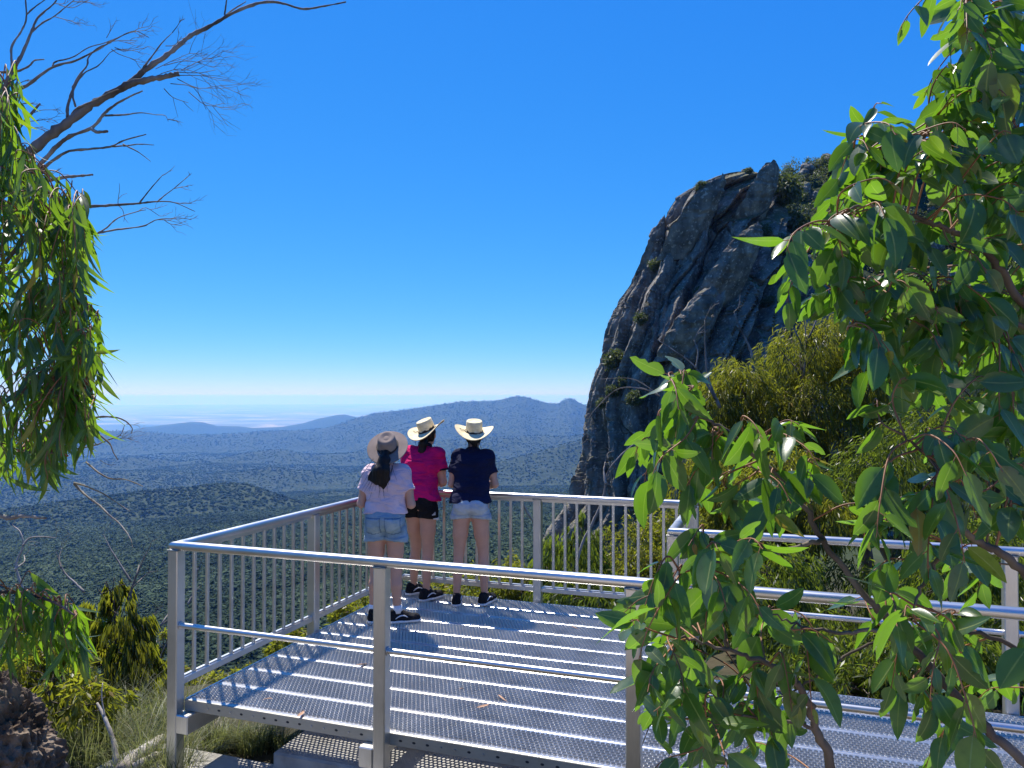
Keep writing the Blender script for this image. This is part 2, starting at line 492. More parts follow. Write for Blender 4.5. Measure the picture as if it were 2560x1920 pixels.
# unseen gravel underfoot, behind and below the camera, added for warm bounce light
def build_bounce_path():
    u = np.linspace(-5.0, 7.0, 61); v = np.linspace(-9.0, 2.1, 61)
    X, Y_ = np.meshgrid(u, v)
    edge = 0.5 * fbm(X * 0.5, Y_ * 0.5, octv=3, seed=2)
    X = X + edge * (np.abs(X - 1) > 4.5)
    Z = terrain_z(X, Y_) + 0.03 + 0.012 * fbm(X * 6, Y_ * 6, octv=3, seed=71)
    n, m = X.shape; i, j = np.meshgrid(np.arange(n - 1), np.arange(m - 1), indexing='ij')
    Q = np.stack([i*m+j, i*m+j+1, (i+1)*m+j+1, (i+1)*m+j], -1).reshape(-1, 4)
    return np_mesh('bounce_path', np.stack([X, Y_, Z], -1).reshape(-1, 3), Q, True)
bounce_path = link('bounce_path', build_bounce_path(), noise_mat('pale_gravel', [(0.3, (0.26, 0.21, 0.16)), (0.55, (0.42, 0.35, 0.27)), (0.75, (0.52, 0.45, 0.36))], scale=3, detail=10, rough=0.95, bump=0.8, bscale=70, bdist=0.01))
tag(bounce_path, kind='structure')

# ------------------------------------------------------------------ the far forest (one mass of tree crowns)
def forest_points():
    P, S = [], []
    n = 0
    # spread evenly over what the eye sees
    N_ = 280000
    tx = rng.uniform(-0.80, 0.42, N_)
    dep = rng.uniform(0, 1, N_)
    r = np.exp(math.log(130) + dep ** 0.66 * (math.log(13000) - math.log(130)))
    az = np.arctan(tx)
    x, y = np.sin(az) * r, np.cos(az) * r
    z = terrain_z(x, y)
    q = to_px(np.stack([x, y, z], -1))
    ok = (q[:, 1] < 1960) & (q[:, 1] > 960) & (q[:, 0] > -40) & (q[:, 0] < 1700)
    clump = fbm(x / (r * 0.05), y / (r * 0.05), octv=3, seed=4)
    ok &= rng.uniform(-0.75, 0.25, N_) < clump + 0.25
    x, y, z, r = x[ok], y[ok], z[ok], r[ok]
    size = np.minimum(np.maximum(rng.uniform(3.0, 6.5, len(r)), r * 0.0010 * rng.uniform(0.6, 1.9, len(r))), rng.uniform(6.5, 10.0, len(r)))
    return np.stack([x, y, z + size * 0.25], -1), size

def forest():
    P, S = forest_points()
    me = bpy.data.meshes.new('forest')
    me.vertices.add(len(P)); me.vertices.foreach_set('co', P.astype(np.float32).ravel())
    a = me.attributes.new('size', 'FLOAT', 'POINT'); a.data.foreach_set('value', S.astype(np.float32))
    m, t, b, N, L = mat_new('forest_crowns')
    oi = N.new('ShaderNodeObjectInfo')
    rp = ramp(N, [(0.0, (0.034, 0.056, 0.030)), (0.45, (0.050, 0.078, 0.042)), (1.0, (0.072, 0.100, 0.052))])
    L.new(oi.outputs['Random'], rp.inputs['Fac'])
    geo = N.new('ShaderNodeNewGeometry'); pn = N.new('ShaderNodeTexNoise'); pn.inputs['Scale'].default_value = 0.0035; pn.inputs['Detail'].default_value = 6
    L.new(geo.outputs['Position'], pn.inputs['Vector'])
    pr = ramp(N, [(0.34, (0.55, 0.60, 0.62)), (0.5, (1.0, 1.0, 1.0)), (0.64, (1.22, 1.16, 1.10)), (0.75, (1.5, 1.38, 1.25))]); L.new(pn.outputs['Fac'], pr.inputs['Fac'])
    mu = N.new('ShaderNodeMix'); mu.data_type = 'RGBA'; mu.blend_type = 'MULTIPLY'; mu.inputs['Factor'].default_value = 1.0
    L.new(rp.outputs[0], mu.inputs['A']); L.new(pr.outputs[0], mu.inputs['B']); L.new(mu.outputs['Result'], b.inputs['Base Color'])
    b.inputs['Roughness'].default_value = 0.95; b.inputs['Specular IOR Level'].default_value = 0.1
    o = link('forest', me, m)
    ng = bpy.data.node_groups.new('forest_crowns', 'GeometryNodeTree')
    ng.interface.new_socket('Geometry', in_out='INPUT', socket_type='NodeSocketGeometry')
    ng.interface.new_socket('Geometry', in_out='OUTPUT', socket_type='NodeSocketGeometry')
    N, L = ng.nodes, ng.links
    gi = N.new('NodeGroupInput'); go = N.new('NodeGroupOutput')
    ico = N.new('GeometryNodeMeshIcoSphere'); ico.inputs['Radius'].default_value = 0.5; ico.inputs['Subdivisions'].default_value = 3
    sp = N.new('GeometryNodeSetPosition')
    nz = N.new('ShaderNodeTexNoise'); nz.inputs['Scale'].default_value = 3.2; nz.inputs['Detail'].default_value = 3
    pos = N.new('GeometryNodeInputPosition')
    sub = N.new('ShaderNodeVectorMath'); sub.operation = 'SUBTRACT'; sub.inputs[1].default_value = (0.5, 0.5, 0.5)
    sc = N.new('ShaderNodeVectorMath'); sc.operation = 'SCALE'; sc.inputs['Scale'].default_value = 1.1
    L.new(pos.outputs[0], nz.inputs['Vector']); L.new(nz.outputs['Color'], sub.inputs[0]); L.new(sub.outputs[0], sc.inputs[0])
    L.new(ico.outputs['Mesh'], sp.inputs['Geometry']); L.new(sc.outputs[0], sp.inputs['Offset'])
    sm = N.new('GeometryNodeSetMaterial'); sm.inputs['Material'].default_value = m
    L.new(sp.outputs[0], sm.inputs['Geometry'])
    iop = N.new('GeometryNodeInstanceOnPoints')
    na = N.new('GeometryNodeInputNamedAttribute'); na.data_type = 'FLOAT'; na.inputs['Name'].default_value = 'size'
    cx = N.new('ShaderNodeCombineXYZ')
    mw = N.new('ShaderNodeMath'); mw.operation = 'MULTIPLY'; mw.inputs[1].default_value = 1.4
    L.new(na.outputs['Attribute'], mw.inputs[0]); L.new(mw.outputs[0], cx.inputs[0]); L.new(mw.outputs[0], cx.inputs[1])
    mz = N.new('ShaderNodeMath'); mz.operation = 'MULTIPLY'; mz.inputs[1].default_value = 0.72
    L.new(na.outputs['Attribute'], mz.inputs[0]); L.new(mz.outputs[0], cx.inputs[2])
    rv = N.new('FunctionNodeRandomValue'); rv.data_type = 'FLOAT_VECTOR'; rv.inputs[1].default_value = (0.5, 0.5, 6.28)
    L.new(gi.outputs[0], iop.inputs['Points']); L.new(sm.outputs[0], iop.inputs['Instance'])
    L.new(cx.outputs[0], iop.inputs['Scale']); L.new(rv.outputs[0], iop.inputs['Rotation'])
    L.new(iop.outputs[0], go.inputs[0])
    md = o.modifiers.new('crowns', 'NODES'); md.node_group = ng
    tag(o, 'eucalypt forest covering the hills and valley below the lookout', None, None, 'stuff')
    return o
forest()

# ------------------------------------------------------------------ haze: the air itself
def haze():
    mb = MB().box((-130000, -130000, -1090), (130000, 130000, 78))
    m = bpy.data.materials.new('haze_air'); m.use_nodes = True
    N, L = m.node_tree.nodes, m.node_tree.links
    N.remove(N['Principled BSDF'])
    pv = N.new('ShaderNodeVolumePrincipled')
    pv.inputs['Color'].default_value = (0.13, 0.38, 1.0, 1)
    pv.inputs['Absorption Color'].default_value = (0.80, 0.80, 0.80, 1)
    pv.inputs['Density'].default_value = 0.64e-4
    pv.inputs['Anisotropy'].default_value = 0.5
    L.new(pv.outputs[0], N['Material Output'].inputs['Volume'])
    o = mb.build('haze', m)
    tag(o, 'blue haze over the far hills and plains', None, None, 'stuff')
haze()
# ------------------------------------------------------------------ the lookout: everything in its own frame (u along the front edge, v away from the camera)
PA = R(-19.2)
CU, SU = math.cos(PA), math.sin(PA)
def uv(u, v, z=0.0):
    return np.array([u * CU - v * SU, u * SU + v * CU, z])
def to_uv(p):
    return np.array([p[0] * CU + p[1] * SU, -p[0] * SU + p[1] * CU])

def metal(name, col, rough, brush=(1, 1, 1), bstr=0.04, rv=0.12, scale=30, met=0.9):
    m, t, b, N, L = mat_new(name)
    tc = N.new('ShaderNodeTexCoord'); mp = N.new('ShaderNodeMapping'); mp.inputs['Scale'].default_value = brush
    L.new(tc.outputs['Object'], mp.inputs['Vector'])
    n = N.new('ShaderNodeTexNoise'); n.inputs['Scale'].default_value = scale; n.inputs['Detail'].default_value = 5
    L.new(mp.outputs[0], n.inputs['Vector'])
    n2 = N.new('ShaderNodeTexNoise'); n2.inputs['Scale'].default_value = 3.5; n2.inputs['Detail'].default_value = 7
    L.new(tc.outputs['Object'], n2.inputs['Vector'])
    r = ramp(N, [(0.25, tuple(c * 0.72 for c in col)), (0.6, col), (0.85, tuple(min(1, c * 1.1) for c in col))])
    mixn = N.new('ShaderNodeMath'); mixn.operation = 'ADD'
    h1 = N.new('ShaderNodeMath'); h1.operation = 'MULTIPLY'; h1.inputs[1].default_value = 0.35
    h2 = N.new('ShaderNodeMath'); h2.operation = 'MULTIPLY'; h2.inputs[1].default_value = 0.65
    L.new(n.outputs['Fac'], h1.inputs[0]); L.new(n2.outputs['Fac'], h2.inputs[0])
    L.new(h1.outputs[0], mixn.inputs[0]); L.new(h2.outputs[0], mixn.inputs[1])
    L.new(mixn.outputs[0], r.inputs['Fac']); L.new(r.outputs[0], b.inputs['Base Color'])
    b.inputs['Metallic'].default_value = met
    mr = N.new('ShaderNodeMapRange'); mr.inputs['To Min'].default_value = rough - rv * 0.5; mr.inputs['To Max'].default_value = rough + rv
    L.new(mixn.outputs[0], mr.inputs['Value']); L.new(mr.outputs[0], b.inputs['Roughness'])
    bp = N.new('ShaderNodeBump'); bp.inputs['Strength'].default_value = bstr; bp.inputs['Distance'].default_value = 0.003
    L.new(n.outputs['Fac'], bp.inputs['Height']); L.new(bp.outputs[0], b.inputs['Normal'])
    return m
M_POST = metal('brushed_aluminium_post', (0.74, 0.72, 0.67), 0.36, (14, 14, 0.5), bstr=0.06, met=0.92)
M_RAIL = metal('aluminium_rail', (0.77, 0.75, 0.71), 0.32, (0.6, 20, 20), 0.03, 0.1, met=0.97)
M_DECK = metal('perforated_deck', (0.67, 0.66, 0.64), 0.28, (1, 1, 1), 0.02, 0.1, 50)
M_FASC = metal('weathered_fascia', (0.50, 0.47, 0.38), 0.55, (2, 2, 8), 0.06, 0.15, 14, met=0.6)
M_SLOT_SHADE = plain('slot_shade', (0.02, 0.02, 0.022), 0.7)  # near-black colour stands in for the shade inside the fascia holes
M_BOLT = metal('bolt_steel', (0.5, 0.5, 0.5), 0.4)
M_CONC = noise_mat('weathered_concrete', [(0.25, (0.20, 0.185, 0.16)), (0.5, (0.36, 0.34, 0.30)), (0.75, (0.46, 0.44, 0.40))], scale=5, detail=9, rough=0.9, bump=0.5, bscale=60, bdist=0.006)

def plank_mesh(name, length, width=0.2835):
    """a folded plank: flat edge strips, eight staggered rows of raised drain cups with open holes, turned down sides"""
    p = 0.0285; strip = 0.0275
    rows = 8; rw = (width - 2 * strip) / rows
    nc = int(length / p); p = length / nc
    a8 = np.arange(8) / 8 * 2 * math.pi + math.pi / 8
    cell = [(-p/2, -rw/2, 0), (p/2, -rw/2, 0), (p/2, rw/2, 0), (-p/2, rw/2, 0)]
    cell += [(0.0134*math.cos(a), 0.0134*math.sin(a), 0) for a in a8]
    cell += [(0.0116*math.cos(a), 0.0116*math.sin(a), 0.0075) for a in a8]
    cell += [(0.0098*math.cos(a), 0.0098*math.sin(a), -0.0020) for a in a8]
    cell = np.array(cell)
    T, Q = [], []
    # octagon directions: index k at 22.5 + 45k ; corners 0:225,1:315,2:45,3:135
    cc = {0: 2, 1: 2, 2: 3, 3: 3, 4: 0, 5: 0, 6: 1, 7: 1}
    cc = {0: 2, 1: 2, 2: 3, 3: 3, 4: 0, 5: 0, 6: 1, 7: 1}
    for k in range(8):
        a, b = 4 + k, 4 + (k + 1) % 8
        if cc[k] == cc[(k + 1) % 8]:
            T.append((cc[k], b, a))
        else:
            Q.append((cc[k], cc[(k + 1) % 8], b, a))
        Q.append((a, b, b + 8, a + 8)); Q.append((a + 8, b + 8, b + 16, a + 16))
    T, Q = np.array(T), np.array(Q)
    # every quad is turned so that its normal points up
    def up(Fc):
        v = cell[Fc]; nz = np.cross(v[:, 1] - v[:, 0], v[:, 2] - v[:, 0])[:, 2]
        Fc = Fc.copy(); Fc[nz < 0] = Fc[nz < 0][:, ::-1]; return Fc
    T, Q = up(T), up(Q)
    mb = MB()
    offs = []
    for r_ in range(rows):
        s = 0.5 if r_ % 2 == 0 else 1.0
        c = (np.arange(nc if r_ % 2 == 0 else nc - 1) + s) * p
        offs.append(np.stack([c, np.full(len(c), strip + (r_ + 0.5) * rw), np.zeros(len(c))], -1))
        if r_ % 2:
            y0, y1 = strip + r_ * rw, strip + (r_ + 1) * rw
            for x0, x1 in ((0, p / 2), (length - p / 2, length)):
                mb.add([(x0,y0,0),(x1,y0,0),(x1,y1,0),(x0,y1,0)], [(0,1,2,3)])
    O = np.concatenate(offs)
    V = (cell[None] + O[:, None]).reshape(-1, 3)
    k = (np.arange(len(O)) * len(cell))[:, None, None]
    mb.add(V, (Q[None] + k).reshape(-1, 4), (T[None] + k).reshape(-1, 3))
    # strips with a small rounded shoulder and the turned down sides
    for y0, y1, sgn in ((0.0, strip, -1), (width - strip, width, 1)):
        e = y0 if sgn < 0 else y1
        inn = y1 if sgn < 0 else y0
        prof = [(inn, 0), (e - sgn * 0.004, 0.0), (e - sgn * 0.0012, -0.0012), (e - sgn * 0.0004, -0.004), (e - sgn * 0.0004, -0.060), (e - sgn * 0.018, -0.060)]
        v = [(x, yy, zz) for x in (0, length) for yy, zz in prof]; n = len(prof)
        q = [(i, i + 1, n + i + 1, n + i) for i in range(n - 1)]
        mb.add(v, q if sgn > 0 else [t[::-1] for t in q])
    return mb.mesh(name)

U0, U1, V0, NP, PW = -3.500, -0.700, 3.862, 10, 0.2850
deck = empty('viewing_platform', (0, 0, 0), PA)
tag(deck, 'perforated aluminium viewing platform on which the three people stand', 'platform')
pm = plank_mesh('plank_short', U1 - U0 - 0.006)
for i in range(NP):
    o = link('plank', pm, M_DECK, deck); o.location = (U0, V0 + i * PW, 0)
VB = V0 + NP * PW
walk = empty('walkway', (0, 0, 0), PA)
tag(walk, 'perforated aluminium walkway leading off to the right behind the leafy branches', 'walkway')
pl = plank_mesh('plank_long', 5.6)
for i in range(5):
    o = link('plank', pl, M_DECK, walk); o.location = (U1 + 0.002, V0 + i * PW, 0)
# edge trims
MB().box((U0 - 0.012, V0 - 0.014, -0.066), (U1 - 0.004, V0 - 0.002, 0.001), 0.002).build('fascia', M_FASC, deck)
MB().box((U0 - 0.012, V0 - 0.0015, -0.066), (U0 - 0.002, VB, 0.006), 0.002).build('edge_trim', M_RAIL, deck)
MB().box((U1 - 0.002, V0 - 0.014, -0.066), (U1 + 5.6, V0 - 0.002, 0.001), 0.002).build('fascia', M_FASC, walk)
# raised dark discs that paint the shade of holes, and screws along the fascia
mb = MB(); mb2 = MB()
for i, u in enumerate(np.arange(U0 + 0.17, U1 - 0.03, 0.083)):
    tgt = mb2 if (i * 7) % 10 in (0, 3, 4, 8) else mb
    w, h = (0.0065, 0.0065) if tgt is mb2 else (0.011, 0.007)
    a = np.arange(10) / 10 * 2 * math.pi
    ring = lambda v, s: np.stack([u + w * s * np.cos(a), np.full(10, v), -0.034 + h * s * np.sin(a)], -1)
    tgt.loft([ring(V0 - 0.0142, 1), ring(V0 - (0.019 if tgt is mb2 else 0.0146), 0.8)])
tag(mb.build('slot_shade_discs', M_SLOT_SHADE, deck), kind='stuff')
tag(mb2.build('screws', M_BOLT, deck), kind='stuff')
# beams under the deck
for u, v0, top in ((-3.468, 3.775, -0.068), (-2.185, 3.775, -0.068), (-0.80, 3.775, -0.068)):
    MB().box((u - 0.045, v0, top - 0.115), (u + 0.045, VB + 0.12, top), 0.006).build('beam', M_POST, deck)
MB().box((U0 + 0.1, 4.55, -0.30), (U1 + 0.05, 4.63, -0.186), 0.005).build('cross_beam', M_POST, deck)
MB().box((U0 + 0.1, 6.35, -0.30), (U1 + 0.05, 6.43, -0.186), 0.005).build('cross_beam', M_POST, deck)
MB().box((U1 + 0.2, 4.55, -0.186), (U1 + 5.4, 4.63, -0.066), 0.005).build('cross_beam', M_POST, walk)
for u, v in ((-2.98, 6.39), (-0.95, 6.39)):
    MB().box((u - 0.045, v - 0.045, -2.6), (u + 0.045, v + 0.045, -0.30), 0.005).build('support_post', M_POST, deck)

# ---- railings
ZT = 0.990                                    # top of the hand rail
def rail_profile(n=16, w=0.033, h=0.026):
    a = np.arange(n) / n * 2 * math.pi
    e = 0.72
    return np.stack([np.sign(np.cos(a)) * w * np.abs(np.cos(a)) ** e, np.sign(np.sin(a)) * h * np.abs(np.sin(a)) ** e], -1)
def rail(p0, p1, m0=None, m1=None):
    """a rounded hand rail from p0 to p1 (u, v); m0 / m1 are the other rail's direction at a mitred corner"""
    p0, p1 = np.array(p0, float), np.array(p1, float)
    d = (p1 - p0) / np.linalg.norm(p1 - p0); n = np.array([-d[1], d[0]])
    pr = rail_profile()
    rings = []
    for p, m, sg in ((p0, m0, -1), (p1, m1, 1)):
        r = []
        for a, b in pr:
            sh = 0.0
            if m: sh = a * m
            q = p + n * a + d * sh
            r.append((q[0], q[1], ZT - 0.026 + b))
        rings.append(r)
    return MB().loft(rings)
def post(u, v, parent, zb, zt=ZT - 0.050, s=0.0375):
    wz = zt - 0.001
    c = s + 0.001
    MB().tube([(u-c,v-c,wz),(u+c,v-c,wz),(u+c,v+c,wz),(u-c,v+c,wz),(u-c,v-c,wz)], [0.0045,0.0035,0.005,0.004,0.0045], 6).build('weld', M_FASC, parent, smooth=True)
    return MB().box((u - s, v - s, zb), (u + s, v + s, zt), 0.006).build('post', M_POST, parent)
def pipe(p0, p1, z, parent, r=0.0175, name='mid_rail'):
    return MB().tube([(p0[0], p0[1], z), (p1[0], p1[1], z)], r, 14).build(name, M_RAIL, parent, angle=40)
def flange(u, v, z, parent):
    return MB().tube([(u - 0.004, v, z), (u + 0.004, v, z)], 0.026, 14).build('flange', M_RAIL, parent, angle=40)
UL, VF, VK, UR = -3.553, 3.818, 6.775, -0.683
VW = 5.335                                    # far side of the walkway

fr = empty('pipe_railing', (0, 0, 0), PA)
tag(fr, 'aluminium two-rail pipe railing along the near edge, in front of the platform', 'railing')
rail((UL, VF), (5.0, VF), 1.0, None).build('top_rail', M_RAIL, fr, angle=50)
for u, zb in ((UL, -0.44), (-2.105, -0.60), (UR, -0.60), (3.2, -0.6)):
    post(u, VF, fr, zb)
us = [UL, -2.105, UR, 3.2]
for a, b in zip(us[:-1], us[1:]):
    pipe((a + 0.036, VF), (b - 0.036, VF), 0.47, fr)
    flange(a + 0.043, VF, 0.47, fr)

_bal = MB().box((-0.0125, -0.0085, 0.0), (0.0125, 0.0085, 1.0), 0.002).mesh('baluster')
_balr = MB().box((-0.0085, -0.0125, 0.0), (0.0085, 0.0125, 1.0), 0.002).mesh('baluster_side')
def bal_panel(p0, p1, parent, nb, side):
    """a panel of upright balusters between two posts, with a bottom rail, a thin rail under the hand rail and spacer strips"""
    p0, p1 = np.array(p0, float), np.array(p1, float)
    d = (p1 - p0) / np.linalg.norm(p1 - p0)
    a, b = p0 + d * 0.0385, p1 - d * 0.0385
    lo, hi = np.minimum(a, b), np.maximum(a, b)
    hw = np.abs(np.array([d[1], d[0]])) * 0.019
    MB().box((lo[0] - hw[0], lo[1] - hw[1], 0.085), (hi[0] + hw[0], hi[1] + hw[1], 0.128), 0.003).build('bottom_rail', M_RAIL, parent)
    MB().box((lo[0] - hw[0] * 0.7, lo[1] - hw[1] * 0.7, ZT - 0.075), (hi[0] + hw[0] * 0.7, hi[1] + hw[1] * 0.7, ZT - 0.049), 0.002).build('upper_channel', M_RAIL, parent)
    for i in range(nb):
        t = (i + 1) / (nb + 1)
        p = a + (b - a) * t
        o = link('baluster', _bal if not side else _balr, M_POST, parent)
        o.location = (p[0], p[1], 0.1275); o.scale = (1, 1, ZT - 0.075 - 0.1275)
    sp = MB()
    for i in range(nb + 1):
        q0 = a + (b - a) * (i / (nb + 1)) + d * 0.016; q1 = a + (b - a) * ((i + 1) / (nb + 1)) - d * 0.016
        l2, h2 = np.minimum(q0, q1), np.maximum(q0, q1)
        sp.box((l2[0] - hw[0] * 0.5, l2[1] - hw[1] * 0.5, 0.127), (h2[0] + hw[0] * 0.5, h2[1] + hw[1] * 0.5, 0.139))
    tag(sp.build('spacers', M_RAIL, parent), kind='stuff')
lf = empty('baluster_railing', (0, 0, 0), PA)
tag(lf, 'aluminium railing with upright balusters along the left edge of the platform', 'railing')
rail((UL, VF), (UL, VK), 1.0, -1.0).build('top_rail', M_RAIL, lf, angle=50)
VM = 5.31
post(UL, VM, lf, -0.20)
bal_panel((UL, VF), (UL, VM), lf, 11, True)
bal_panel((UL, VM), (UL, VK), lf, 11, True)
bk = empty('baluster_railing', (0, 0, 0), PA)
tag(bk, 'aluminium railing with upright balusters at the far edge, which two people lean on', 'railing')
rail((UL, VK), (UR, VK), -1.0, 1.0).build('top_rail', M_RAIL, bk, angle=50)
for u in (UL, -2.105, UR):
    post(u, VK, bk, -0.20)
bal_panel((UL, VK), (-2.105, VK), bk, 11, False)
bal_panel((-2.105, VK), (UR, VK), bk, 11, False)
rs = empty('baluster_railing', (0, 0, 0), PA)
tag(rs, 'short railing with closely seen balusters on the right edge, half behind the leaves', 'railing')
rail((UR, VW), (UR, VK), 1.0, 1.0).build('top_rail', M_RAIL, rs, angle=50)
post(UR, VW, rs, -0.20)
bal_panel((UR, VW), (UR, VK), rs, 11, True)
wr = empty('pipe_railing', (0, 0, 0), PA)
tag(wr, 'aluminium two-rail pipe railing along the far side of the walkway', 'railing')
rail((UR, VW), (5.0, VW), 1.0, None).build('top_rail', M_RAIL, wr, angle=50)
post(1.322, VW, wr, -0.20)
for a, b in ((UR, 1.322), (1.322, 4.9)):
    pipe((a + 0.036, VW), (b - 0.036, VW), 0.47, wr)
    flange(a + 0.043, VW, 0.47, wr)

# ---- concrete
slab = MB().box((-4.05, 2.2, -0.52), (1.5, 4.09, -0.43), 0.01).build('concrete_slab', M_CONC)
slab.rotation_euler = (0, 0, PA)
tag(slab, 'concrete slab on the ground under the near railing posts', 'slab')
ft = empty('concrete_footing', (0, 0, 0), PA)
tag(ft, 'concrete footing block with a bolted steel plate under the platform', 'footing')
MB().box((-2.96, 3.99, -0.56), (-0.9, 4.75, -0.305), 0.012).build('block', M_CONC, ft)
bp = MB().box((-2.62, 4.32, -0.3045), (-2.42, 4.52, -0.293), 0.003).build('base_plate', M_POST, ft)
for du, dv in ((0.03, 0.03), (0.17, 0.03), (0.03, 0.17), (0.17, 0.17)):
    MB().tube([(-2.62 + du, 4.32 + dv, -0.2935), (-2.62 + du, 4.32 + dv, -0.275)], 0.011, 6).build('bolt', M_BOLT, bp)
MB().box((-2.56, 4.38, -0.293), (-2.48, 4.46, -0.184), 0.004).build('support_post', M_POST, ft)
# ------------------------------------------------------------------ the rock pinnacle
RY = 112.0
def voro(p, q, seed):
    """cell id hash, distance to nearest seed, gap to the second nearest, offset to the seed"""
    pi, qi = np.floor(p), np.floor(q)
    b1 = np.full(p.shape, 9.0); b2 = np.full(p.shape, 9.0)
    cid = np.zeros(p.shape); dx = np.zeros(p.shape); dy = np.zeros(p.shape)
    for i in (-1, 0, 1):
        for j in (-1, 0, 1):
            a, b = pi + i, qi + j
            sx = a + 0.1 + 0.8 * hash3(a, b, a * 0, seed); sy = b + 0.1 + 0.8 * hash3(a, b, a * 0 + 1, seed)
            d = np.hypot(p - sx, q - sy)
            m = d < b1
            b2 = np.where(m, b1, np.minimum(b2, d))
            cid = np.where(m, hash3(a, b, a * 0 + 2, seed), cid); dx = np.where(m, p - sx, dx); dy = np.where(m, q - sy, dy)
            b1 = np.where(m, d, b1)
    return cid, b1, b2 - b1, dx, dy

def build_rock():
    left = [(1290,1500),(1340,1420),(1385,1330),(1440,1260),(1452,1205),(1470,1130),(1478,1060),(1485,1010),(1497,960),(1522,900),(1545,812),(1570,742),(1603,690),(1636,615),(1643,580),(1652,562),(1672,548),(1690,528),(1702,505),(1722,476),(1762,450),(1818,418),(1850,407),(1888,401)]
    right = [(2700,1500),(2600,1400),(2450,1300),(2350,1200),(2300,1100),(2250,1000),(2190,900),(2130,800),(2070,700),(2020,620),(1985,560),(1962,500),(1950,450),(1940,425),(1925,408),(1916,402)]
    lp = np.array([at(x, y, RY) for x, y in left]); rp = np.array([at(x, y, RY) for x, y in right])
    nz, na = 400, 460
    zt = lp[-1][2] + 0.4
    zz = np.linspace(lp[0][2], zt, nz)
    zz = np.concatenate([zz, [zt + 0.25, zt + 0.3]])
    xl = np.interp(zz, lp[:, 2], lp[:, 0]); xr = np.interp(zz, rp[:, 2], rp[:, 0])
    xl[-2:] = [xl[-3] * 0.6 + xr[-3] * 0.4, (xl[-3] + xr[-3]) / 2 - 0.01]; xr[-2:] = [xl[-3] * 0.3 + xr[-3] * 0.7, (xl[-3] + xr[-3]) / 2 + 0.01]
    th = np.linspace(R(205), R(-25), na)
    T, Z = np.meshgrid(th, zz)
    a = ((xr - xl) / 2)[:, None]; cx = ((xr + xl) / 2)[:, None]
    e = 0.75
    c_, s_ = np.cos(T), np.sin(T)
    X = cx + a * np.sign(c_) * np.abs(c_) ** e
    dep = np.minimum(a * 0.8, 16.0)
    Yv = RY + dep * 0.0 - dep * np.sign(s_) * np.abs(s_) ** e
    # the face leans: higher parts stand further back
    Yv = Yv + (Z - zz[0]) * 0.10
    # slabs: long panels that rise to the right, each with its own tilt and step
    seg = np.hypot(np.diff(X, axis=1), np.diff(Yv, axis=1))
    S = np.concatenate([np.zeros((len(zz), 1)), np.cumsum(seg, axis=1)], 1)
    S = S - S[:, [int(na * 25 / 230)]]          # metres along the wall from its left edge
    ang = R(63)
    al = Z * 1.1; ac = S + 0.10 * Z     # slabs run parallel to the leaning left edge
    wx = ac + 0.5 * fbm(S / 9, Z / 9, octv=3, seed=3); wy = al + 0.35 * ac + 1.5 * fbm(S / 14, Z / 14, octv=2, seed=8)
    c1, d1, g1, ux, uy = voro(wx / 5.2, wy / 17.0, 21)
    c2, d2, g2, vx, vy = voro(wx / 2.0, wy / 5.5, 33)
    c3, d3, g3, wx3, wy3 = voro(S / 1.1 + c1 * 7, Z / 1.6, 51)
    # big leaning ribs: the surface rises to the right and breaks off sharply
    brk = np.array([-20, 2, 7.5, 12.5, 16.5, 22.0, 27.0, 31.5, 38.0, 43, 50, 58, 70, 90.0]); amp = np.array([2, 2.4, 3.2, 1.8, 3.6, 2.2, 4.0, 2.4, 3.0, 2.0, 3, 2, 3.0])
    aa = ac + 1.0 + 1.6 * vnoise(al / 15, ac * 0 + 2.5, seed=14) + 0.35 * vnoise(al / 6, ac / 9, seed=15)
    kk = np.clip(np.searchsorted(brk, aa.ravel(), side='right') - 1, 0, len(amp) - 1).reshape(aa.shape)
    fr = np.clip((aa - brk[kk]) / (brk[kk + 1] - brk[kk]), 0, 1)
    disp = 1.35 * amp[kk] * (fr ** 0.9 - 0.55)
    disp -= 1.5 * np.exp(-((brk[kk + 1] - aa) / 0.30) ** 2)
    disp += 1.5 * (c1 - 0.5) + 0.5 * (c1 - 0.5) * uy + 0.7 * ux
    disp += 0.75 * (c2 - 0.5) + 0.9 * (c2 - 0.5) * vx
    disp += 0.5 * (c3 - 0.5) * (0.35 + 0.65 * (c2 > 0.45))
    low = np.clip((at(0, 1000, RY)[2] - Z) / 10, 0, 1)
    disp += low * 1.5 * fbm(X / 2.6, Yv / 2.6, Z / 3.6, octv=5, seed=9, gain=0.6) + 0.40 * fbm(S / 1.6, Z / 1.6, octv=4, seed=6)
    disp -= 0.9 * np.exp(-(g1 / 0.022) ** 2) + 0.30 * np.exp(-(g2 / 0.04) ** 2) * (hash3(np.floor(c2 * 99), np.floor(c1 * 99), np.floor(c1 * 0)) > 0.5)
    edge = np.clip(np.minimum(T - R(-25), R(205) - T) / 0.5, 0, 1)
    topf = np.clip((zt - Z) / 3.0, 0.25, 1.0)
    lat = np.abs(c_) ** 3                        # keep the outline, work the face
    disp = disp * edge * topf * (1 - 0.45 * lat)
    nx_, ny_ = c_, -s_
    X = X + nx_ * disp; Yv = Yv + ny_ * disp
    Z = Z + 0.35 * (c2 - 0.5) * topf
    n, m = X.shape
    V = np.stack([X, Yv, Z], -1).reshape(-1, 3)
    i, j = np.meshgrid(np.arange(n - 1), np.arange(m - 1), indexing='ij')
    Q = np.stack([i*m+j, i*m+j+1, (i+1)*m+j+1, (i+1)*m+j], -1).reshape(-1, 4)
    back = np.stack([np.arange(n-1)*m + m - 1, np.arange(n-1)*m, (np.arange(n-1)+1)*m, (np.arange(n-1)+1)*m + m - 1], -1)
    return V, np.concatenate([Q, back])
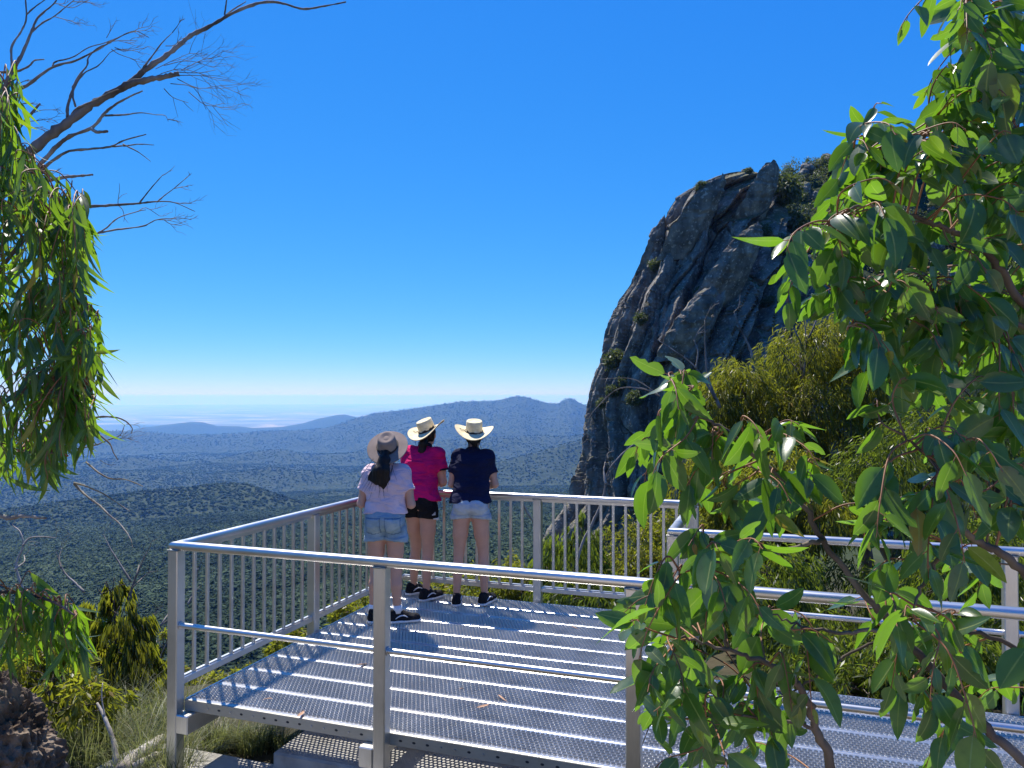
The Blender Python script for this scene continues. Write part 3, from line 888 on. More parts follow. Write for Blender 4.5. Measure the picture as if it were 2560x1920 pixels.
def rock_mat():
    m, t, b, N, L = mat_new('dark_trachyte')
    tc = N.new('ShaderNodeTexCoord'); geo = N.new('ShaderNodeNewGeometry')
    def noise(sc, det=8, st=None):
        n = N.new('ShaderNodeTexNoise'); n.inputs['Scale'].default_value = sc; n.inputs['Detail'].default_value = det
        if st:
            mp = N.new('ShaderNodeMapping'); mp.inputs['Scale'].default_value = st[0]; mp.inputs['Rotation'].default_value = st[1]
            L.new(tc.outputs['Object'], mp.inputs['Vector']); L.new(mp.outputs[0], n.inputs['Vector'])
        else: L.new(tc.outputs['Object'], n.inputs['Vector'])
        return n
    base = ramp(N, [(0.28, (0.085, 0.074, 0.058)), (0.48, (0.20, 0.175, 0.14)), (0.62, (0.28, 0.245, 0.195)), (0.78, (0.40, 0.355, 0.29))])
    L.new(noise(0.55, 10).outputs['Fac'], base.inputs['Fac'])
    lich = ramp(N, [(0.58, (0, 0, 0)), (0.66, (1, 1, 1))])
    L.new(noise(2.6, 8).outputs['Fac'], lich.inputs['Fac'])
    mx = N.new('ShaderNodeMix'); mx.data_type = 'RGBA'; mx.inputs['B'].default_value = (0.44, 0.40, 0.32, 1)
    L.new(lich.outputs[0], mx.inputs['Factor']); L.new(base.outputs[0], mx.inputs['A'])
    # water stains that run down the face
    st = ramp(N, [(0.42, (0.55, 0.55, 0.58)), (0.6, (1, 1, 1))])
    L.new(noise(0.9, 5, ((1.2, 1.2, 0.12), (0, R(-24), 0))).outputs['Fac'], st.inputs['Fac'])
    m2 = N.new('ShaderNodeMix'); m2.data_type = 'RGBA'; m2.blend_type = 'MULTIPLY'; m2.inputs['Factor'].default_value = 0.8
    L.new(mx.outputs['Result'], m2.inputs['A']); L.new(st.outputs[0], m2.inputs['B'])
    # grass and moss take hold where the rock lies flat enough
    sx = N.new('ShaderNodeSeparateXYZ'); L.new(geo.outputs['Normal'], sx.inputs[0])
    ad = N.new('ShaderNodeMath'); ad.operation = 'MULTIPLY_ADD'; ad.inputs[1].default_value = 0.7; 
    nn = noise(1.1, 6); L.new(nn.outputs['Fac'], ad.inputs[0]); L.new(sx.outputs['Z'], ad.inputs[2])
    sb = N.new('ShaderNodeMath'); sb.operation = 'MULTIPLY'; sb.inputs[1].default_value = 0.8; L.new(ad.outputs[0], sb.inputs[0])
    gr = ramp(N, [(0.80, (0, 0, 0)), (0.92, (1, 1, 1))]); L.new(sb.outputs[0], gr.inputs['Fac'])
    m3 = N.new('ShaderNodeMix'); m3.data_type = 'RGBA'
    gc = ramp(N, [(0.35, (0.07, 0.075, 0.03)), (0.65, (0.17, 0.145, 0.07))]); L.new(noise(4.0, 6).outputs['Fac'], gc.inputs['Fac'])
    L.new(gr.outputs[0], m3.inputs['Factor']); L.new(m2.outputs['Result'], m3.inputs['A']); L.new(gc.outputs[0], m3.inputs['B'])
    L.new(m3.outputs['Result'], b.inputs['Base Color'])
    b.inputs['Roughness'].default_value = 0.85; b.inputs['Specular IOR Level'].default_value = 0.25
    bp = N.new('ShaderNodeBump'); bp.inputs['Strength'].default_value = 0.9; bp.inputs['Distance'].default_value = 0.35
    L.new(noise(1.6, 12).outputs['Fac'], bp.inputs['Height']); L.new(bp.outputs[0], b.inputs['Normal'])
    return m
M_ROCK = rock_mat()
V, Q = build_rock()
rock = link('rock_pinnacle', np_mesh('rock_pinnacle', V, Q, False), M_ROCK)
tag(rock, 'towering dark grey rock pinnacle with leaning cracked slabs', 'rock')
ROCK_V = V
def spire(pts, Y, name):
    """a thin slab that leans off the wall: (photo column, row, half width, half depth) from base to tip"""
    g = np.random.default_rng(int(pts[0][0])); rings = []
    sh = np.array([(-1, -0.35), (-0.45, -1), (0.5, -0.9), (1, -0.1), (0.6, 0.9), (-0.6, 1)]) * (1 + 0.15 * g.normal(size=(6, 1)))
    P = np.array(pts, float); t = np.linspace(0, len(P) - 1, 26)
    Pi = np.stack([np.interp(t, np.arange(len(P)), P[:, k]) for k in range(4)], -1)
    # outline with flat facets: corners joined by straight runs
    so = np.concatenate([sh[i] + (sh[(i + 1) % 6] - sh[i]) * q for i in range(6) for q in (np.arange(5) / 5)[:, None]]).reshape(-1, 2)
    for k, (px, py, w, d) in enumerate(Pi):
        f = 1 - k / 25.0
        c = at(px, py, Y) + np.array([0, 3.2 * f ** 3, 0])                # the foot of the slab runs into the wall
        n1 = 1 + 0.07 * fbm(so[:, 0] * 2 + k * 0.22, so[:, 1] * 2, octv=3, seed=int(px)) + 0.05 * g.normal()
        z_ = 0.5 * fbm(so[:, 0] * 1.5, so[:, 1] * 1.5 + k * 0.3, octv=3, seed=5)
        rings.append(np.stack([c[0] + so[:, 0] * w * n1, c[1] + so[:, 1] * d * n1, c[2] + z_], -1))
    MB().loft(rings).build(name, M_ROCK, rock)
spire([(1618,720,1.9,1.6),(1628,670,1.8,1.4),(1640,620,1.45,1.2),(1650,580,1.0,0.9),(1656,555,0.55,0.6),(1660,541,0.12,0.2)], 114.0, 'slab')
spire([(1700,640,2.4,1.5),(1735,560,2.2,1.4),(1765,500,1.9,1.2),(1790,460,1.3,0.9),(1805,440,0.4,0.4)], 106.5, 'slab')
spire([(1790,760,3.4,1.8),(1830,680,3.0,1.7),(1868,600,2.2,1.4),(1888,570,1.1,0.9),(1893,560,0.3,0.3)], 101.0, 'slab')
spire([(1690,900,3.0,1.8),(1720,820,2.7,1.6),(1755,750,2.0,1.3),(1775,722,0.9,0.7)], 99.0, 'slab')
spire([(1880,560,2.6,1.4),(1905,490,2.4,1.4),(1925,430,1.8,1.2),(1930,408,1.0,0.8)], 108.0, 'slab')

def boulder_mesh(name, r, seed, sub=4, pits=0.0, squash=(1, 1, 1)):
    import bmesh
    bm = bmesh.new(); bmesh.ops.create_icosphere(bm, subdivisions=sub, radius=1.0)
    P = np.array([v.co[:] for v in bm.verts])
    f = fbm(P[:, 0]*1.6+seed, P[:, 1]*1.6, P[:, 2]*1.6, 4, seed)
    c, d, g, ux, uy = voro(P[:, 0]*1.8 + P[:, 2]*0.7 + seed, P[:, 1]*1.8 + P[:, 2], seed)
    k = 1 + 0.38*f + 0.25*(c - 0.5)
    if pits:
        f2 = fbm(P[:, 0]*6+seed, P[:, 1]*6, P[:, 2]*6, 4, seed+1, gain=0.65)
        k = k - pits*np.abs(f2)*1.2 + pits*0.5*fbm(P[:, 0]*16, P[:, 1]*16, P[:, 2]*16, 3, seed+2)
    P2 = P * k[:, None] * r * np.array(squash)
    for v, p in zip(bm.verts, P2): v.co = p
    me = bpy.data.meshes.new(name); bm.to_mesh(me); bm.free()
    return me
# ------------------------------------------------------------------ people: bodies and clothes grown from smooth distance fields
def surface_nets(f, org, h):
    """closed smooth surface where the field f crosses zero (inside is negative)"""
    s = f < 0
    nx, ny, nz = f.shape
    acc = np.zeros((nx-1, ny-1, nz-1, 3)); cnt = np.zeros((nx-1, ny-1, nz-1))
    def cs(a, ofs): return a[ofs[0]:nx-1+ofs[0], ofs[1]:ny-1+ofs[1], ofs[2]:nz-1+ofs[2]]
    for ax in range(3):
        o1 = [(0, 0), (0, 1), (1, 0), (1, 1)]
        for a, b in o1:
            o = [0, 0, 0]; oth = [i for i in range(3) if i != ax]
            o[oth[0]], o[oth[1]] = a, b
            p = o.copy(); p[ax] = 1
            f0, f1 = cs(f, o), cs(f, p)
            m = (f0 < 0) != (f1 < 0)
            t = np.where(m, f0 / np.where(m, f0 - f1, 1), 0)
            for k in range(3):
                acc[..., k] += m * (t if k == ax else o[k])
            cnt += m
    act = cnt > 0
    idx = -np.ones(act.shape, int); ii = np.argwhere(act); idx[act] = np.arange(len(ii))
    V = org + h * (ii + acc[act] / cnt[act][:, None])
    Q = []
    for ax in range(3):
        u, v = [(1, 2), (2, 0), (0, 1)][ax]
        sl0 = [slice(1, -1)] * 3; sl1 = [slice(1, -1)] * 3
        sl0[ax] = slice(0, -1); sl1[ax] = slice(1, None)
        a, b = s[tuple(sl0)], s[tuple(sl1)]
        e = np.argwhere(a != b)
        if not len(e): continue
        flip = a[a != b]
        base = e.copy(); base[:, u] += 1; base[:, v] += 1
        def cell(du, dv):
            c = base.copy(); c[:, u] -= du; c[:, v] -= dv
            return idx[c[:, 0], c[:, 1], c[:, 2]]
        q = np.stack([cell(1, 1), cell(0, 1), cell(0, 0), cell(1, 0)], -1)
        q[~flip] = q[~flip][:, ::-1]
        Q.append(q)
    Q = np.concatenate(Q)
    return V, Q[(Q >= 0).all(1)]

class Field:
    def __init__(s, lo, hi, h):
        s.lo = np.array(lo, float); s.h = h
        n = np.ceil((np.array(hi, float) - s.lo) / h).astype(int) + 1
        s.ax = [s.lo[i] + np.arange(n[i]) * h for i in range(3)]
        s.f = np.full(n, 0.5)
    def win(s, lo, hi):
        sl = []
        for i in range(3):
            a = int(np.clip(np.searchsorted(s.ax[i], lo[i]), 0, len(s.ax[i])))
            b = int(np.clip(np.searchsorted(s.ax[i], hi[i]), 0, len(s.ax[i])))
            sl.append(slice(a, b))
        g = np.meshgrid(*[s.ax[i][sl[i]] for i in range(3)], indexing='ij')
        return tuple(sl), g
    def smin(s, sl, d, k):
        a = s.f[sl]
        if k <= 0: s.f[sl] = np.minimum(a, d); return
        hh = np.clip(0.5 + 0.5 * (a - d) / k, 0, 1)
        s.f[sl] = a * (1 - hh) + d * hh - k * hh * (1 - hh)
    def cap(s, a, b, ra, rb, k=0.03, cut=None):
        """tapered limb from a to b; cut = list of (point, normal): keep the side the normal points away from"""
        a, b = np.array(a, float), np.array(b, float)
        m = max(ra, rb) + k + 3 * s.h
        sl, (X, Y, Z) = s.win(np.minimum(a, b) - m, np.maximum(a, b) + m)
        d = b - a; L = max(d.dot(d), 1e-12)
        t = np.clip(((X-a[0])*d[0] + (Y-a[1])*d[1] + (Z-a[2])*d[2]) / L, 0, 1)
        r = np.sqrt((X-a[0]-t*d[0])**2 + (Y-a[1]-t*d[1])**2 + (Z-a[2]-t*d[2])**2) - (ra + (rb - ra) * t)
        for c, n in (cut or []):
            n = np.array(n, float); n /= np.linalg.norm(n)
            r = np.maximum(r, (X-c[0])*n[0] + (Y-c[1])*n[1] + (Z-c[2])*n[2])
        s.smin(sl, r, k); return s
    def chain(s, pts, rad, k=0.03):
        for i in range(len(pts) - 1): s.cap(pts[i], pts[i+1], rad[i], rad[i+1], k)
        return s
    def ell(s, c, r, k=0.03, rot=None):
        c, r = np.array(c, float), np.array(r, float)
        m = r.max() + k + 3 * s.h
        sl, (X, Y, Z) = s.win(c - m, c + m)
        P = np.stack([X - c[0], Y - c[1], Z - c[2]], -1)
        if rot is not None: P = P @ np.array(rot)
        q = np.linalg.norm(P / r, axis=-1); q2 = np.linalg.norm(P / r**2, axis=-1) + 1e-9
        s.smin(sl, q * (q - 1) / q2, k); return s
    def keep(s, c, n):
        """cut everything away on the side the normal points to"""
        n = np.array(n, float); n /= np.linalg.norm(n)
        X, Y, Z = np.meshgrid(*s.ax, indexing='ij')
        s.f = np.maximum(s.f, (X-c[0])*n[0] + (Y-c[1])*n[1] + (Z-c[2])*n[2]); return s
    def rough(s, amp, sx, sy, sz, seed):
        X, Y, Z = np.meshgrid(*s.ax, indexing='ij')
        near = np.abs(s.f) < 0.03
        s.f[near] += amp * fbm(X[near] * sx, Y[near] * sy, Z[near] * sz, octv=3, seed=seed)
        return s
    def mesh(s):
        f = s.f.copy()
        f[0] = f[-1] = 1; f[:, 0] = f[:, -1] = 1; f[:, :, 0] = f[:, :, -1] = 1
        return surface_nets(f, s.lo, s.h)

def relax(V, Q, it=2):
    n = len(V)
    E = np.concatenate([Q[:, [0, 1]], Q[:, [1, 2]], Q[:, [2, 3]], Q[:, [3, 0]]])
    E = np.concatenate([E, E[:, ::-1]])
    cnt = np.bincount(E[:, 0], minlength=n)[:, None]
    for _ in range(it):
        S = np.stack([np.bincount(E[:, 0], V[E[:, 1], k], minlength=n) for k in range(3)], -1)
        V = V * 0.5 + 0.5 * S / np.maximum(cnt, 1)
    return V

def skin_mat(name, col):
    m = noise_mat(name, [(0.3, tuple(c * 0.88 for c in col)), (0.7, col)], scale=14, rough=0.5, spec=0.35)
    b = m.node_tree.nodes['Principled BSDF']
    b.inputs['Subsurface Weight'].default_value = 0.08
    b.inputs['Subsurface Radius'].default_value = (0.02, 0.008, 0.005)
    b.inputs['Subsurface Scale'].default_value = 0.4
    return m
def cloth_mat(name, stops, scale=6, weave=420, rough=0.9, stretch=None):
    m = noise_mat(name, stops, scale=scale, detail=8, rough=rough, bump=0.25, bscale=weave, bdist=0.001, spec=0.2, stretch=stretch)
    N, L = m.node_tree.nodes, m.node_tree.links; b = N['Principled BSDF']        # creases in the cloth
    tc = N.new('ShaderNodeTexCoord'); mp = N.new('ShaderNodeMapping'); mp.inputs['Scale'].default_value = (0.7, 0.7, 1.6); L.new(tc.outputs['Object'], mp.inputs['Vector'])
    n = N.new('ShaderNodeTexNoise'); n.inputs['Scale'].default_value = 9; n.inputs['Detail'].default_value = 2.5; n.inputs['Distortion'].default_value = 1.2; L.new(mp.outputs[0], n.inputs['Vector'])
    bp = N.new('ShaderNodeBump'); bp.inputs['Strength'].default_value = 0.75; bp.inputs['Distance'].default_value = 0.045
    L.new(n.outputs['Fac'], bp.inputs['Height']); L.new(b.inputs['Normal'].links[0].from_socket, bp.inputs['Normal']); L.new(bp.outputs[0], b.inputs['Normal'])
    return m

M_SKIN = skin_mat('skin', (0.62, 0.34, 0.23))
M_HAIR = noise_mat('dark_hair', [(0.3, (0.006, 0.005, 0.004)), (0.7, (0.022, 0.015, 0.011))], scale=60, rough=0.55, spec=0.25, stretch=(1, 1, 0.08), bump=0.5, bscale=160, bdist=0.004)
M_SHOE = cloth_mat('black_canvas', [(0.3, (0.008, 0.008, 0.009)), (0.7, (0.018, 0.018, 0.02))])
M_SOLE = plain('white_rubber', (0.72, 0.71, 0.68), 0.6)
M_SOCK = plain('white_sock', (0.8, 0.8, 0.8), 0.9)
M_WHITE = plain('white_print', (0.8, 0.8, 0.8), 0.7)
M_DENIM1 = cloth_mat('pale_denim', [(0.25, (0.17, 0.25, 0.30)), (0.5, (0.28, 0.38, 0.43)), (0.75, (0.42, 0.50, 0.53))], scale=9)
M_DENIMD = cloth_mat('denim_seam', [(0.3, (0.10, 0.17, 0.24)), (0.7, (0.18, 0.27, 0.35))], scale=9)
M_DENIM2 = cloth_mat('bleached_denim', [(0.25, (0.30, 0.36, 0.41)), (0.5, (0.44, 0.50, 0.54)), (0.75, (0.58, 0.62, 0.64))], scale=9)
M_BLACKS = cloth_mat('black_sport_cloth', [(0.3, (0.006, 0.006, 0.007)), (0.7, (0.013, 0.013, 0.015))])
M_PINKT = cloth_mat('pale_pink_tee', [(0.25, (0.64, 0.46, 0.49)), (0.75, (0.77, 0.59, 0.62))])
M_MAGENTA = cloth_mat('magenta_polo', [(0.3, (0.60, 0.006, 0.105)), (0.7, (0.70, 0.010, 0.14))])
M_NAVY = cloth_mat('navy_tee', [(0.3, (0.007, 0.009, 0.03)), (0.7, (0.012, 0.014, 0.045))])
M_NAVYT = cloth_mat('navy_trim', [(0.3, (0.006, 0.008, 0.022)), (0.7, (0.01, 0.012, 0.03))])
M_STRAW = noise_mat('straw', [(0.3, (0.62, 0.50, 0.27)), (0.6, (0.78, 0.66, 0.40)), (0.8, (0.84, 0.74, 0.50))], scale=30, detail=6, rough=0.75, bump=0.5, bscale=220, bdist=0.002)
M_FELT = noise_mat('brown_felt', [(0.3, (0.22, 0.17, 0.14)), (0.7, (0.31, 0.25, 0.21))], scale=8, rough=0.95, bump=0.15, bscale=300, bdist=0.001, spec=0.15)
M_CORD = plain('dark_hat_cord', (0.03, 0.02, 0.013), 0.8)

def person(label, loc, rz, J, shirt, shorts, denim_pockets=False, polo=False, rolled=False, hair='pony', hat=None, sockL=False, trim=False):
    """J: joints in metres in the person's own frame (x to their right, y the way they face)"""
    A = {k: np.array(v, float) for k, v in J.items()}
    hz = J['hem']; sz = J['shorts_hem']
    lo, hi = (-0.42, -0.40, -0.02), (0.42, 0.66, 1.78)
    g = A.get('girth', np.array(1.0)) * 1.0
    body = Field(lo, hi, 0.0075)
    for s in ('L', 'R'):
        kn, an, hp = A['knee'+s], A['ank'+s], A['hip'+s]
        sx = -1 if s == 'L' else 1
        body.cap(hp, hp*0.45+kn*0.55, 0.092*g, 0.070*g, 0.03)
        body.cap(hp*0.45+kn*0.55, kn, 0.070*g, 0.050*g, 0.02)
        calf = kn*0.68 + an*0.32 + np.array([0, -0.016, 0])
        body.cap(kn, calf, 0.049*g, 0.050*g, 0.02)
        body.cap(calf, an, 0.049*g, 0.031*g, 0.02)
        toe = A['toe'+s]
        body.cap(an + (0, 0, -0.03), an*0.3 + toe*0.7 + (0, 0, -0.03), 0.036, 0.030, 0.02)
        sh, el, wr = A['sh'+s], A['el'+s], A['wr'+s]
        body.cap(sh + (0, 0, -0.03), sh*0.4+el*0.6, 0.036*g, 0.040*g, 0.03)
        body.cap(sh*0.4+el*0.6, el, 0.041*g, 0.036*g, 0.02)
        body.cap(el, el*0.62+wr*0.38, 0.036*g, 0.038*g, 0.02)
        body.cap(el*0.62+wr*0.38, wr, 0.038*g, 0.025*g, 0.02)
        # the hand: palm, four fingers of unequal length bent over, thumb from the side
        d = A['hand'+s] - wr; d /= np.linalg.norm(d)
        side = np.cross(d, (0, 0, 1.0)); side /= np.linalg.norm(side)     # to the right of the pointing direction
        dn = np.cross(side, d) * -1
        thumb = side if s == 'L' else -side
        palm = wr + d * 0.075
        body.cap(wr, palm, 0.026, 0.020, 0.012)
        for q, (w, ln) in enumerate(((-0.030, 0.060), (-0.010, 0.070), (0.010, 0.074), (0.030, 0.066))):
            root = wr + d * 0.062 + thumb * w
            k1 = root + d * ln * 0.42 - dn * -0.004
            k2 = k1 + d * ln * 0.26 + np.array([0, 0, -1]) * ln * 0.20
            k3 = k2 + d * ln * 0.08 + np.array([0, 0, -1]) * ln * 0.30
            body.cap(wr + d * 0.03 + thumb * w * 0.6, root, 0.014, 0.0105, 0.008)
            body.chain([root, k1, k2, k3], [0.0105, 0.0098, 0.0092, 0.0085], 0.003)
        tb = wr + d * 0.022 + thumb * 0.022
        t1 = tb + d * 0.028 + thumb * 0.024; t2 = t1 + d * 0.030 + thumb * 0.004 + np.array([0, 0, -0.008])
        body.chain([tb, t1, t2], [0.014, 0.012, 0.0095], 0.006)
    pv, wa, ch, nk, hd = A['pelvis'], A['waist'], A['chest'], A['neck'], A['head']
    for sx in (-1, 1):
        o = np.array([sx, 0, 0])
        body.cap(pv + o*0.055 + (0, -0.035, -0.015), pv + o*0.06, 0.094*g, 0.098*g, 0.03)
        body.cap(pv + o*0.06, wa + o*0.050, 0.095*g, 0.082*g, 0.05)
        body.cap(wa + o*0.050, ch + o*0.062, 0.082*g, 0.095*g, 0.05)
        body.cap(ch + o*0.062, (A['shL'] if sx < 0 else A['shR']) * 0.72 + nk * 0.28 + (0, 0, -0.035), 0.092*g, 0.040*g, 0.04)
    body.cap(A['shL']*0.9 + nk*0.1 + (0, 0, -0.035), A['shR']*0.9 + nk*0.1 + (0, 0, -0.035), 0.036, 0.036, 0.04)
    body.cap(ch*0.3 + nk*0.7, hd + (0, -0.01, -0.03), 0.052, 0.046, 0.03)
    # head with brow, nose, chin and ears
    body.ell(hd + (0, 0.0, 0.02), (0.072, 0.090, 0.105), 0.02)
    body.ell(hd + (0, 0.035, -0.05), (0.052, 0.058, 0.062), 0.03)
    body.cap(hd + (0, 0.088, 0.02), hd + (0, 0.106, -0.02), 0.008, 0.013, 0.012)
    body.cap(hd + (-0.018, 0.088, -0.055), hd + (0.018, 0.088, -0.055), 0.008, 0.008, 0.006)
    for sx in (-1, 1):
        body.ell(hd + (sx*0.074, -0.004, -0.008), (0.009, 0.020, 0.030), 0.004)
        body.ell(hd + (sx*0.030, 0.086, 0.018), (0.014, 0.010, 0.010), 0.006)
    V, Q = body.mesh(); V = relax(V, Q, 1)
    me = np_mesh('person', V, Q, True)
    root = link('person', me, M_SKIN)
    root.location = loc; root.rotation_euler = (0, 0, rz)
    tag(root, label, 'person')
    # ---- shirt
    f = Field((-0.34, -0.26, hz - 0.06), (0.34, 0.42, nk[2] + 0.10), 0.0075)
    e = 0.014
    hem_c = np.array([0, (pv[1] + wa[1]) / 2, hz])
    for sx in (-1, 1):
        o = np.array([sx, 0, 0]); S = A['shL'] if sx < 0 else A['shR']; E = A['elL'] if sx < 0 else A['elR']
        f.cap(pv + o*0.064 + (0, -0.03, -0.10), pv + o*0.068, 0.112*g+e, 0.104*g+e, 0.04)
        f.cap(pv + o*0.064, wa + o*0.056, 0.100*g+e, 0.086*g+e, 0.05)
        f.cap(wa + o*0.056, ch + o*0.066, 0.086*g+e, 0.097*g+e, 0.05)
        f.cap(ch + o*0.066, S*0.72 + nk*0.28 + (0, 0, -0.022), 0.097*g+e, 0.050*g+e, 0.05)
        ax = E - S; ax /= np.linalg.norm(ax)
        cuff = S + ax * J.get('sleeve', 0.17)
        f.cap(S - ax*0.0 + (0, 0, -0.014), cuff + ax*0.05, 0.049*g, 0.066*g, 0.045, cut=[(cuff, ax)])
    f.cap(A['shL'] + (0, 0, -0.012), A['shR'] + (0, 0, -0.012), 0.048, 0.048, 0.05)
    f.cap(ch*0.3 + nk*0.7, nk + (0, 0.0, 0.0), 0.068, 0.060, 0.03)
    f.keep(hem_c, (0, -0.06, -1))
    f.keep(nk + (0, 0, 0.004), (0, 0.35, 1))
    f.rough(0.020, 5, 5, 13, int(abs(loc[0]) * 100))
    V, Q = f.mesh(); V = relax(V, Q, 1)
    so = link('shirt', np_mesh('shirt', V, Q, True), shirt, root)
    if polo:
        # navy bands at the cuffs and a folded collar
        for s in ('L', 'R'):
            S, E = A['sh'+s], A['el'+s]; ax = E - S; ax /= np.linalg.norm(ax); c = S + ax * J.get('sleeve', 0.17)
            f = Field(c - 0.12, c + 0.12, 0.006)
            f.cap(S, c + ax*0.05, 0.058*g+0.003, 0.068*g+0.004, 0.0, cut=[(c + ax*0.002, ax), (c - ax*0.018, -ax)])
            V, Q = f.mesh(); link('cuff', np_mesh('cuff', V, Q, True), M_NAVYT, so)
        f = Field(nk - 0.14, nk + 0.14, 0.006)
        f.cap(nk + (0, 0, -0.02), nk + (0, 0.012, 0.03), 0.074, 0.062, 0.0)
        f.keep(nk + (0, 0, 0.030), (0, 0.35, 1)); f.keep(nk + (0, 0, -0.016), (0, -0.5, -1))
        V, Q = f.mesh(); link('collar', np_mesh('collar', V, Q, True), M_NAVYT, so)
        a = np.linspace(0, 2*math.pi, 21)
        c = nk + (0.006, -0.084, -0.055)
        MB().tube(np.stack([c[0] + 0.017*np.cos(a), np.full(21, c[1]) - 0.004, c[2] + 0.021*np.sin(a)], -1), 0.0022, 6).build('neck_emblem', M_WHITE, so)
    # ---- shorts
    f = Field((-0.30, -0.26, sz - 0.09), (0.30, 0.30, hz + 0.08), 0.0075)
    e = J.get('shorts_ease', 0.022)
    for s in ('L', 'R'):
        hp, kn = A['hip'+s], A['knee'+s]; sx = -1 if s == 'L' else 1
        o = np.array([sx, 0, 0])
        f.cap(pv + o*0.060 + (0, -0.032, -0.015), pv + o*0.060 + (0, 0, 0.06), 0.098*g+e*0.5, 0.090*g+e*0.4, 0.02)
        dlt = (kn - hp) / np.linalg.norm(kn - hp)
        f.cap(hp + o*0.004, hp + o*0.008 + dlt * 0.30, 0.084*g+e*0.6, 0.078*g+e*0.9, 0.008, cut=[((hp + o*0.05)*[1, 1, 0] + [0, 0, sz], (-0.10*sx, -0.12, -1))])
    f.keep((0, 0, hz + 0.035), (0, 0, 1))
    f.rough(0.012, 9, 9, 14, 5 + int(abs(loc[0]) * 100))
    V, Q = f.mesh(); V = relax(V, Q, 1)
    sh_o = link('shorts', np_mesh('shorts', V, Q, True), shorts, root)
    C = V[Q].mean(1)
    Nf = np.cross(V[Q[:, 1]] - V[Q[:, 0]], V[Q[:, 2]] - V[Q[:, 0]]); Nf /= np.linalg.norm(Nf, axis=1, keepdims=True) + 1e-9
    vn = np.zeros_like(V)
    for k in range(4): np.add.at(vn, Q[:, k], Nf)
    vn /= np.linalg.norm(vn, axis=1, keepdims=True) + 1e-9
    def patch(name, mask, off, mat):
        q = Q[mask]; ids, inv = np.unique(q, return_inverse=True)
        n = len(ids); P = np.concatenate([V[ids] + vn[ids]*off, V[ids] - vn[ids]*0.004])
        q = inv.reshape(q.shape)
        # close the rim
        E = np.concatenate([q[:, [0, 1]], q[:, [1, 2]], q[:, [2, 3]], q[:, [3, 0]]])
        es = set(map(tuple, E)); rim = np.array([(a, b, b+n, a+n) for a, b in es if (b, a) not in es])
        if len(q): link(name, np_mesh(name, P, [q, rim[:, ::-1]] if len(rim) else q, True), mat, sh_o)
    if denim_pockets:
        zt = J['hem'] - 0.035
        for sx in (-1, 1):
            w = 0.055
            patch('pocket_seam', (Nf[:, 1] < -0.2) & (np.abs(C[:, 0] - pv[0] - sx*0.082) < w + 0.008) & (C[:, 2] < zt + 0.008) & (C[:, 2] > zt - 0.134 + 0.25*np.abs(C[:, 0] - pv[0] - sx*0.082)), 0.0025, M_DENIMD)
            patch('pocket', (Nf[:, 1] < -0.2) & (np.abs(C[:, 0] - pv[0] - sx*0.082) < w) & (C[:, 2] < zt) & (C[:, 2] > zt - 0.125 + 0.25*np.abs(C[:, 0] - pv[0] - sx*0.082)), 0.006, shorts)
        patch('waistband', (C[:, 2] > zt + 0.012) & (C[:, 2] < hz + 0.05), 0.004, shorts)
    if rolled or denim_pockets:
        for sx in (-1, 1):
            c = A['hip' + ('L' if sx < 0 else 'R')]
            hemz = sz + (-0.10*sx) * (C[:, 0] - c[0] - 0.05*sx) * -1 * -1
            patch('rolled_hem', (np.abs(Nf[:, 2]) < 0.75) & ((C[:, 0] - pv[0]) * sx > 0.0) & (C[:, 2] < sz + 0.040 + 0.12*np.abs(C[:, 0] - c[0])) , 0.007 if rolled else 0.004, shorts)
    if trim:
        for sx in (-1, 1):
            patch('hem_piping', ((C[:, 0] - pv[0]) * sx > 0) & (C[:, 2] < sz + 0.006 + 0.12*np.abs(C[:, 0]-A['hip' + ('L' if sx < 0 else 'R')][0])) & (np.abs(Nf[:, 2]) < 0.8), 0.003, M_WHITE)
        # small printed marks: a three bar triangle on the right leg, bars on the left side
        i = np.argmin(np.linalg.norm(C - (pv + (0.135, -0.06, -0.12)), axis=1)); c = C[i] + Nf[i]*0.004
        tx = np.cross((0, 0, 1.0), Nf[i]); tx /= np.linalg.norm(tx); ty = np.cross(Nf[i], tx)
        mk = MB()
        for a, hgt in ((-0.012, 0.010), (0.0, 0.019), (0.012, 0.028)):
            P = [c + tx*(a-0.004) - ty*0.012, c + tx*(a+0.005) - ty*0.012, c + tx*(a+0.003) + ty*(hgt-0.012), c + tx*(a-0.004) + ty*(hgt-0.016)]
            mk.add(P + [p - Nf[i]*0.008 for p in P], [(0,1,2,3), (7,6,5,4), (0,4,5,1), (1,5,6,2), (2,6,7,3), (3,7,4,0)])
        mk.build('printed_mark', M_WHITE, sh_o)
        mk = MB()
        i = np.argmin(np.linalg.norm(C - (pv + (-0.165, -0.03, -0.10)), axis=1)); c = C[i] + Nf[i]*0.004
        tx = np.cross((0, 0, 1.0), Nf[i]); tx /= np.linalg.norm(tx); ty = np.cross(Nf[i], tx)
        for b in (-0.02, -0.004, 0.012):
            P = [c - tx*0.014 + ty*b, c + tx*0.014 + ty*(b+0.003), c + tx*0.014 + ty*(b+0.009), c - tx*0.014 + ty*(b+0.006)]
            mk.add(P + [p - Nf[i]*0.008 for p in P], [(0,1,2,3), (7,6,5,4), (0,4,5,1), (1,5,6,2), (2,6,7,3), (3,7,4,0)])
        mk.build('printed_stripes', M_WHITE, sh_o)
